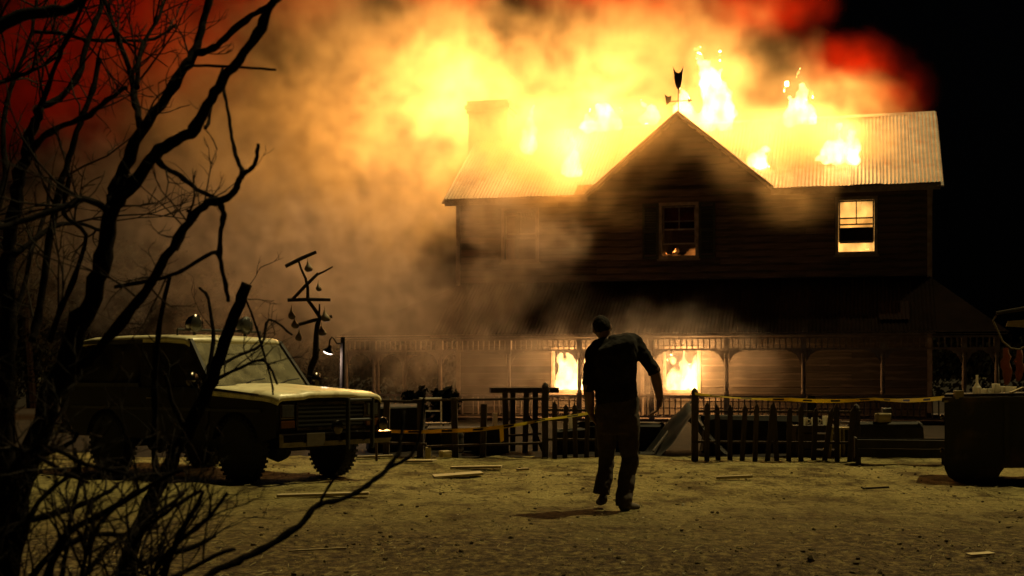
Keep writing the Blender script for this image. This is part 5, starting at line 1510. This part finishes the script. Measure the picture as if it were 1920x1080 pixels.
# ================================================================ smoke: volumes filled from fields
def smoke_field(name, lo, hi, voxel, blobs, warp, nscale, namp, density, soft=0.45, seed=0.0, nscale2=None, namp2=0.0):
    """a grid of smoke: soft ellipsoids pushed about by noise. blobs: (centre, radii, weight)"""
    me = bpy.data.meshes.new(name)
    me.from_pydata([lo, hi], [], [])
    o = link_mesh(name, me)
    ng = bpy.data.node_groups.new(name + '_field', 'GeometryNodeTree')
    ng.interface.new_socket('Geometry', in_out='INPUT', socket_type='NodeSocketGeometry')
    ng.interface.new_socket('Geometry', in_out='OUTPUT', socket_type='NodeSocketGeometry')
    N, L = ng.nodes.new, ng.links.new
    gout = N('NodeGroupOutput')
    vc = N('GeometryNodeVolumeCube')
    vc.inputs['Min'].default_value = lo
    vc.inputs['Max'].default_value = hi
    for i, ax in enumerate('XYZ'):
        vc.inputs['Resolution ' + ax].default_value = max(8, int((hi[i] - lo[i]) / voxel))
    def vm(op, a, b=None, out=0):
        n = N('ShaderNodeVectorMath'); n.operation = op
        for k, v in enumerate((a, b)):
            if v is None: continue
            if hasattr(v, 'node'): L(v, n.inputs[k])
            else: n.inputs[k].default_value = v
        return n.outputs['Value' if op in ('LENGTH', 'DOT_PRODUCT') else 'Vector']
    def fm(op, a, b=None, clamp=False):
        n = N('ShaderNodeMath'); n.operation = op; n.use_clamp = clamp
        for k, v in enumerate((a, b)):
            if v is None: continue
            if hasattr(v, 'node'): L(v, n.inputs[k])
            else: n.inputs[k].default_value = v
        return n.outputs[0]
    pos = N('GeometryNodeInputPosition').outputs[0]
    off = vm('ADD', pos, (seed, seed * 1.7, seed * 0.6))
    nz = N('ShaderNodeTexNoise'); nz.inputs['Scale'].default_value = nscale * 0.45; nz.inputs['Detail'].default_value = 1.0
    L(off, nz.inputs['Vector'])
    wv = vm('MULTIPLY', vm('SUBTRACT', nz.outputs['Color'], (0.5, 0.5, 0.5)), (warp * 2,) * 3)
    p2 = vm('ADD', pos, wv)
    n2 = N('ShaderNodeTexNoise'); n2.inputs['Scale'].default_value = nscale; n2.inputs['Detail'].default_value = 5.0
    n2.inputs['Roughness'].default_value = 0.55
    L(vm('ADD', off, vm('MULTIPLY', wv, (0.6,) * 3)), n2.inputs['Vector'])
    nv = fm('MULTIPLY', fm('SUBTRACT', n2.outputs[0], 0.5), namp * 2)
    total = None
    for c, r, wt in blobs:
        d = vm('LENGTH', vm('DIVIDE', vm('SUBTRACT', p2, tuple(c)), tuple(r)))
        s = fm('ADD', fm('SUBTRACT', 1.0, d), nv)
        s = fm('DIVIDE', s, soft, clamp=True)
        s = fm('MULTIPLY', fm('MULTIPLY', s, s), fm('SUBTRACT', 3.0, fm('MULTIPLY', s, 2.0)))
        s = fm('MULTIPLY', s, wt)
        total = s if total is None else fm('MAXIMUM', total, s)
    # billows inside the cloud
    n3 = N('ShaderNodeTexNoise'); n3.inputs['Scale'].default_value = nscale * 2.4; n3.inputs['Detail'].default_value = 4.0
    L(vm('ADD', off, vm('MULTIPLY', wv, (1.2,) * 3)), n3.inputs['Vector'])
    bl = fm('MULTIPLY', fm('SUBTRACT', n3.outputs[0], 0.33), 3.8, clamp=False)
    bl = fm('MAXIMUM', fm('MINIMUM', bl, 1.5), 0.28)
    total = fm('MULTIPLY', fm('MULTIPLY', total, bl), density)
    L(total, vc.inputs['Density'])
    sm = N('GeometryNodeSetMaterial')
    L(vc.outputs[0], sm.inputs['Geometry'])
    L(sm.outputs[0], gout.inputs[0])
    md = o.modifiers.new('field', 'NODES')
    md.node_group = ng
    return o, sm

def smoke_mat(name, scat, absb, aniso=0.0):
    """tinted smoke: scattering and absorption per unit of density"""
    m, nt, out = new_mat(name)
    N, L = nt.nodes.new, nt.links.new
    at = N('ShaderNodeAttribute'); at.attribute_name = 'density'
    def mul(k):
        n = N('ShaderNodeMath'); n.operation = 'MULTIPLY'
        L(at.outputs['Fac'], n.inputs[0]); n.inputs[1].default_value = k
        return n.outputs[0]
    sc = N('ShaderNodeVolumeScatter')
    ks = max(scat)
    sc.inputs['Color'].default_value = (*[x / ks for x in scat], 1)
    L(mul(ks), sc.inputs['Density'])
    sc.inputs['Anisotropy'].default_value = aniso
    ab = N('ShaderNodeVolumeAbsorption')
    ka = max(absb) * 1.0001 + 1e-6
    ab.inputs['Color'].default_value = (*[1 - x / ka for x in absb], 1)
    L(mul(ka), ab.inputs['Density'])
    ad = N('ShaderNodeAddShader')
    L(sc.outputs[0], ad.inputs[0]); L(ab.outputs[0], ad.inputs[1])
    L(ad.outputs[0], out.inputs['Volume'])
    return m

# ================================================================ fire
def flame_mat(name, strength, col=(1.0, 0.62, 0.22)):
    """glowing gas: emission per metre, patchy"""
    m, nt, out = new_mat(name)
    N, L = nt.nodes.new, nt.links.new
    tc = N('ShaderNodeTexCoord')
    mp = N('ShaderNodeMapping'); mp.inputs['Scale'].default_value = (1, 1, 0.5)
    L(tc.outputs['Object'], mp.inputs[0])
    nz = N('ShaderNodeTexNoise'); nz.inputs['Scale'].default_value = 3.0; nz.inputs['Detail'].default_value = 3
    L(mp.outputs[0], nz.inputs['Vector'])
    mr = N('ShaderNodeMapRange'); mr.inputs['From Min'].default_value = 0.22; mr.inputs['From Max'].default_value = 0.62
    mr.inputs['To Min'].default_value = 0.0; mr.inputs['To Max'].default_value = strength
    L(nz.outputs[0], mr.inputs[0])
    em = N('ShaderNodeEmission'); em.inputs[0].default_value = (*col, 1)
    L(mr.outputs[0], em.inputs[1])
    L(em.outputs[0], out.inputs['Volume'])
    return m
FM = flame_mat('flame', 18.0)
FM_DIM = flame_mat('dull_flame', 3.2, (1.0, 0.46, 0.10))
FM_EMBER = flame_mat('ember_flame', 1.6, (1.0, 0.30, 0.05))
FIRE_COL = (1.0, 0.50, 0.15)

def flame(c, w, h, d, tongues, label, power, group=None, seed=0, light_off=(0, 0, 0), rad=0.25, m=None):
    """a burning tongue of fire: its glowing gas and the light it throws"""
    r = random.Random(seed)
    bm = bmesh.new()
    for k in range(tongues):
        x = ((k + 0.5) / tongues - 0.5) if tongues > 1 else 0.0
        hh = h * r.uniform(0.55, 1.0) * (1.1 - 0.6 * abs(x))
        if k == tongues // 2: hh = h
        w0 = w / (tongues ** 0.75)
        sway = r.uniform(-0.18, 0.18) * w
        rings = []
        for q in range(9):
            t = q / 8.0
            prof = (0.72 + 0.9 * t) * (1 - t) ** 0.75 + 0.03 if t > 0 else 0.45
            rings.append((Vector((x * w * 0.85 + sway * math.sin(t * 2.6 + k) * t, r.uniform(-.05, .05) * d, hh * t)), w0 * 0.5 * prof, d * 0.5 * prof))
        loft(bm, rings, 14)
        for q in range(2):                             # torn off licks
            if r.random() < 0.55:
                p = Vector((x * w + r.uniform(-.3, .3) * w0, r.uniform(-.1, .1) * d, hh * r.uniform(0.85, 1.15)))
                loft(bm, [(p, 0.02, 0.02), (p + Vector((0.02, 0, 0.08 * h)), w0 * 0.12, d * 0.1), (p + Vector((0.0, 0, 0.16 * h)), w0 * 0.10, d * 0.08), (p + Vector((0.03, 0, 0.28 * h)), 0.012, 0.012)], 10)
    for v in bm.verts:
        if v.co.z > 0.02: v.co += Vector((mnoise.noise(v.co * 2.4 + Vector((seed, 0, 0))), mnoise.noise(v.co * 2.4 + Vector((0, seed, 5))) * 0.6, 0)) * 0.16 * w
    o = obj('flame', bm, m or FM, None, True, loc=c)
    md = o.modifiers.new('fuse', 'REMESH'); md.mode = 'VOXEL'; md.voxel_size = max(0.03, 0.035 * w); md.use_smooth_shade = True
    tx = bpy.data.textures.new('flame_wisps', 'CLOUDS'); tx.noise_scale = 0.32; tx.noise_depth = 3
    dm = o.modifiers.new('wisps', 'DISPLACE'); dm.texture = tx; dm.strength = 0.30 * min(1.0, w); dm.mid_level = 0.52; dm.texture_coords = 'GLOBAL'
    tag(o, label, 'fire', group)
    if power:
        ld = bpy.data.lights.new('fire_light', 'POINT')
        ld.energy = power; ld.color = FIRE_COL; ld.shadow_soft_size = rad
        lo_ = bpy.data.objects.new('fire_light', ld); COL.objects.link(lo_)
        lo_.location = Vector(c) + Vector((0, 0, h * 0.45)) + Vector(light_off)
    return o

def RF(px, py):
    """a point on the front slope of the roof seen at (px, py)"""
    o = Vector((0, 0, CAM_H)); d = P(px, py, 1.0) - o
    n = H(0, -MS, 1) - H(0, 0, 0)
    p0 = H(0, 0, EZ + 0.05)
    return o + d * ((p0 - o).dot(n) / d.dot(n))
roof_fires = [  # foot pixel, width, height, power, label
    ((990, 296), 0.75, 1.25, 420, 'small pointed flame on the roof between the chimney and the gable'),
    ((1072, 338), 0.75, 0.95, 400, 'low flame at the eave left of the gable'),
    ((1132, 252), 1.5, 1.0, 480, 'broken flame licking up near the roof ridge left of the gable'),
    ((1325, 250), 1.9, 2.3, 760, 'tallest white hot flame rising right behind the weathervane'),
    ((1500, 240), 1.2, 1.3, 560, 'tapering flame high on the roof right of the gable'),
    ((1572, 312), 1.35, 0.95, 520, 'wide ragged flame low on the roof above the right window'),
    ((1425, 322), 0.9, 0.5, 200, 'low flame in the valley at the right foot of the gable'),
    ((1215, 240), 0.8, 0.7, 150, 'small flame along the left rake of the gable'),
]
for i, ((px, py), w_, h_, pw, lb) in enumerate(roof_fires):
    c = RF(px, py)
    flame(c + Vector((0, -0.1, 0.05)), w_, h_, 0.6, 1 if w_ < 1 else 3, lb, pw, seed=i + 1, light_off=(0, -0.6, 0.45), rad=0.5)
for i, (a, lb) in enumerate(((LO_WIN[0], 'bright flame filling the ground floor window beside the door'), (LO_WIN[1], 'bright flame filling the middle ground floor window'))):
    flame(H(a[0], 0.30, a[2] - 0.12), 1.2, 1.45, 0.6, 3, lb, 330, seed=20 + i, light_off=(0, -0.95, 0.1), rad=0.3)
flame(H(4.55, 1.5, 4.3), 2.6, 3.0, 1.1, 3, 'bright fire inside the right upstairs window', 45, seed=31, light_off=(0, 0.3, 0), m=FM_DIM)
flame(H(UG, 0.85, 4.35), 2.0, 0.85, 0.5, 4, 'dull orange fire low inside the shuttered window', 3, seed=33, m=FM_EMBER)
flame(H(-5.16, 1.6, 3.6), 0.9, 0.9, 0.6, 2, 'fire glowing inside the smoking left upstairs window', 10, seed=35, m=FM_EMBER)
# unseen fires added behind the ridge, lamps raised into the plume to brighten it
for i, (u, v, pw, up, lb) in enumerate(((3.9, 5.3, 1000, 2.0, 'unseen fire added on the rear roof slope behind the right end of the ridge'), (0.2, 5.5, 1300, 2.6, 'unseen fire added on the rear roof slope behind the gable'), (-3.6, 5.5, 2000, 2.6, 'unseen fire added on the rear roof slope between gable and chimney'), (-6.6, 7.6, 9000, 3.2, 'unseen fire added at the rear corner of the house behind the chimney'))):
    flame(H(u, v, EZ + MS * max(0.0, HD - v) + 0.1 if i < 3 else 6.2), 2.2, 0.95 if i < 3 else 2.2, 0.8, 4, lb, pw, seed=41 + i, light_off=(-2.4 if i == 3 else 0, -0.8, up), rad=2.4 if i == 3 else 1.6)

# ---------------------------------------------------------------- smoke
blobs = []
def hb(px, py, d, r, w): blobs.append((tuple(P(px, py, d)), r, w))
def smoke(name, label, material, lo, hi, voxel, warp, ns, na, soft, seed):
    global blobs
    o, sm = smoke_field(name, lo, hi, voxel, blobs, warp, ns, na, 1.0, soft=soft, seed=seed)
    sm.inputs['Material'].default_value = material
    tag(o, label, 'smoke', kind='stuff')
    blobs = []
SMOKE_HOT = smoke_mat('plume_smoke', (0.28, 0.225, 0.14), (0.012, 0.075, 0.18), 0.6)
SMOKE_RED = smoke_mat('red_tinted_smoke', (0.21, 0.014, 0.004), (0.10, 0.50, 0.8), 0.4)  # red of firelight dimmed through thick smoke, put into the scattering colour
SMOKE_COOL = smoke_mat('drifting_smoke', (0.30, 0.265, 0.26), (0.04, 0.07, 0.075), 0.45)
for b in ((1300, 180, 41.5, (5.0, 2.6, 2.6), 0.5), (1050, 190, 42, (5.0, 3.0, 3.0), 0.55), (1500, 200, 41, (3.4, 2.2, 1.8), 0.5),
          (1270, 255, 39.2, (5.6, 1.7, 1.7), 3.2), (1000, 290, 38.9, (3.6, 2.0, 1.9), 3.2), (1500, 262, 38.6, (3.3, 1.6, 1.6), 4.0), (1580, 275, 38.0, (1.9, 1.3, 1.4), 3.0),
          (1290, 300, 36.9, (3.6, 0.9, 1.25), 0.5), (1470, 360, 36.4, (2.2, 0.8, 1.1), 0.8), (1010, 400, 36.2, (2.6, 1.0, 1.5), 0.6), (1160, 390, 36.6, (1.4, 0.6, 0.8), 0.5),
          (1200, 70, 42, (5.0, 3.0, 2.2), 0.7), (830, 150, 42.5, (4.8, 3.2, 3.8), 0.75), (620, 220, 42.8, (4.4, 3.0, 3.8), 0.85), (470, 240, 43.4, (4.4, 3.0, 4.2), 0.55),
          (730, 360, 42, (4.0, 3.0, 2.8), 0.40), (1610, 175, 41.4, (1.9, 1.6, 1.2), 0.8), (600, 60, 43.6, (4.0, 2.8, 3.0), 0.55), (350, 170, 44.6, (4.0, 2.6, 3.6), 0.25)):
    hb(*b)
smoke('fire_smoke', 'pale fire lit smoke boiling over the roof', SMOKE_HOT, (-17, 34.5, 3), (14.5, 48, 16), 0.16, 0.9, 0.7, 0.7, 0.75, 4)
for b in ((500, -70, 44.5, (4.5, 2.6, 2.8), 1.0), (280, 40, 45.8, (4.8, 2.6, 3.8), 1.0), (110, 110, 46.4, (5.0, 2.6, 4.4), 0.8), (880, -80, 43.6, (5.0, 3.0, 2.0), 0.8),
          (1200, -50, 43.0, (5.0, 3.0, 1.9), 0.9), (1430, 0, 42.0, (2.4, 2.4, 1.5), 1.0), (1670, 180, 41.4, (1.6, 1.8, 1.1), 1.0), (1590, 110, 41.6, (2.0, 1.8, 1.0), 0.9)):
    hb(*b)
smoke('red_fringe_smoke', 'smoke round the edge of the plume, coloured dark red for dim firelight', SMOKE_RED, (-24, 38, 6), (14.5, 50, 17.5), 0.20, 0.9, 0.7, 0.45, 0.9, 14)
for b in ((1010, 470, 37.0, (1.6, 1.0, 1.5), 2.2), (930, 550, 36.6, (1.7, 1.0, 1.5), 1.6), (760, 600, 36.0, (3.4, 2.0, 2.2), 0.48), (660, 480, 38, (3.4, 2.5, 3.0), 0.34),
          (480, 540, 42, (4.0, 2.5, 4.0), 0.30), (390, 380, 44, (4.5, 2.5, 4.5), 0.34), (190, 430, 45, (4.5, 2.5, 4.5), 0.26), (930, 410, 37.1, (1.9, 0.9, 1.3), 1.6),
          (1200, 660, 36.2, (4.4, 2.2, 1.4), 0.9), (900, 680, 35.8, (3.8, 1.9, 1.4), 0.7)):
    hb(*b)
smoke('drifting_smoke', 'grey brown smoke rolling off the front of the house and across the yard', SMOKE_COOL, (-20, 32.5, 0.02), (11, 47, 12.0), 0.14, 0.7, 1.1, 0.85, 0.7, 9)
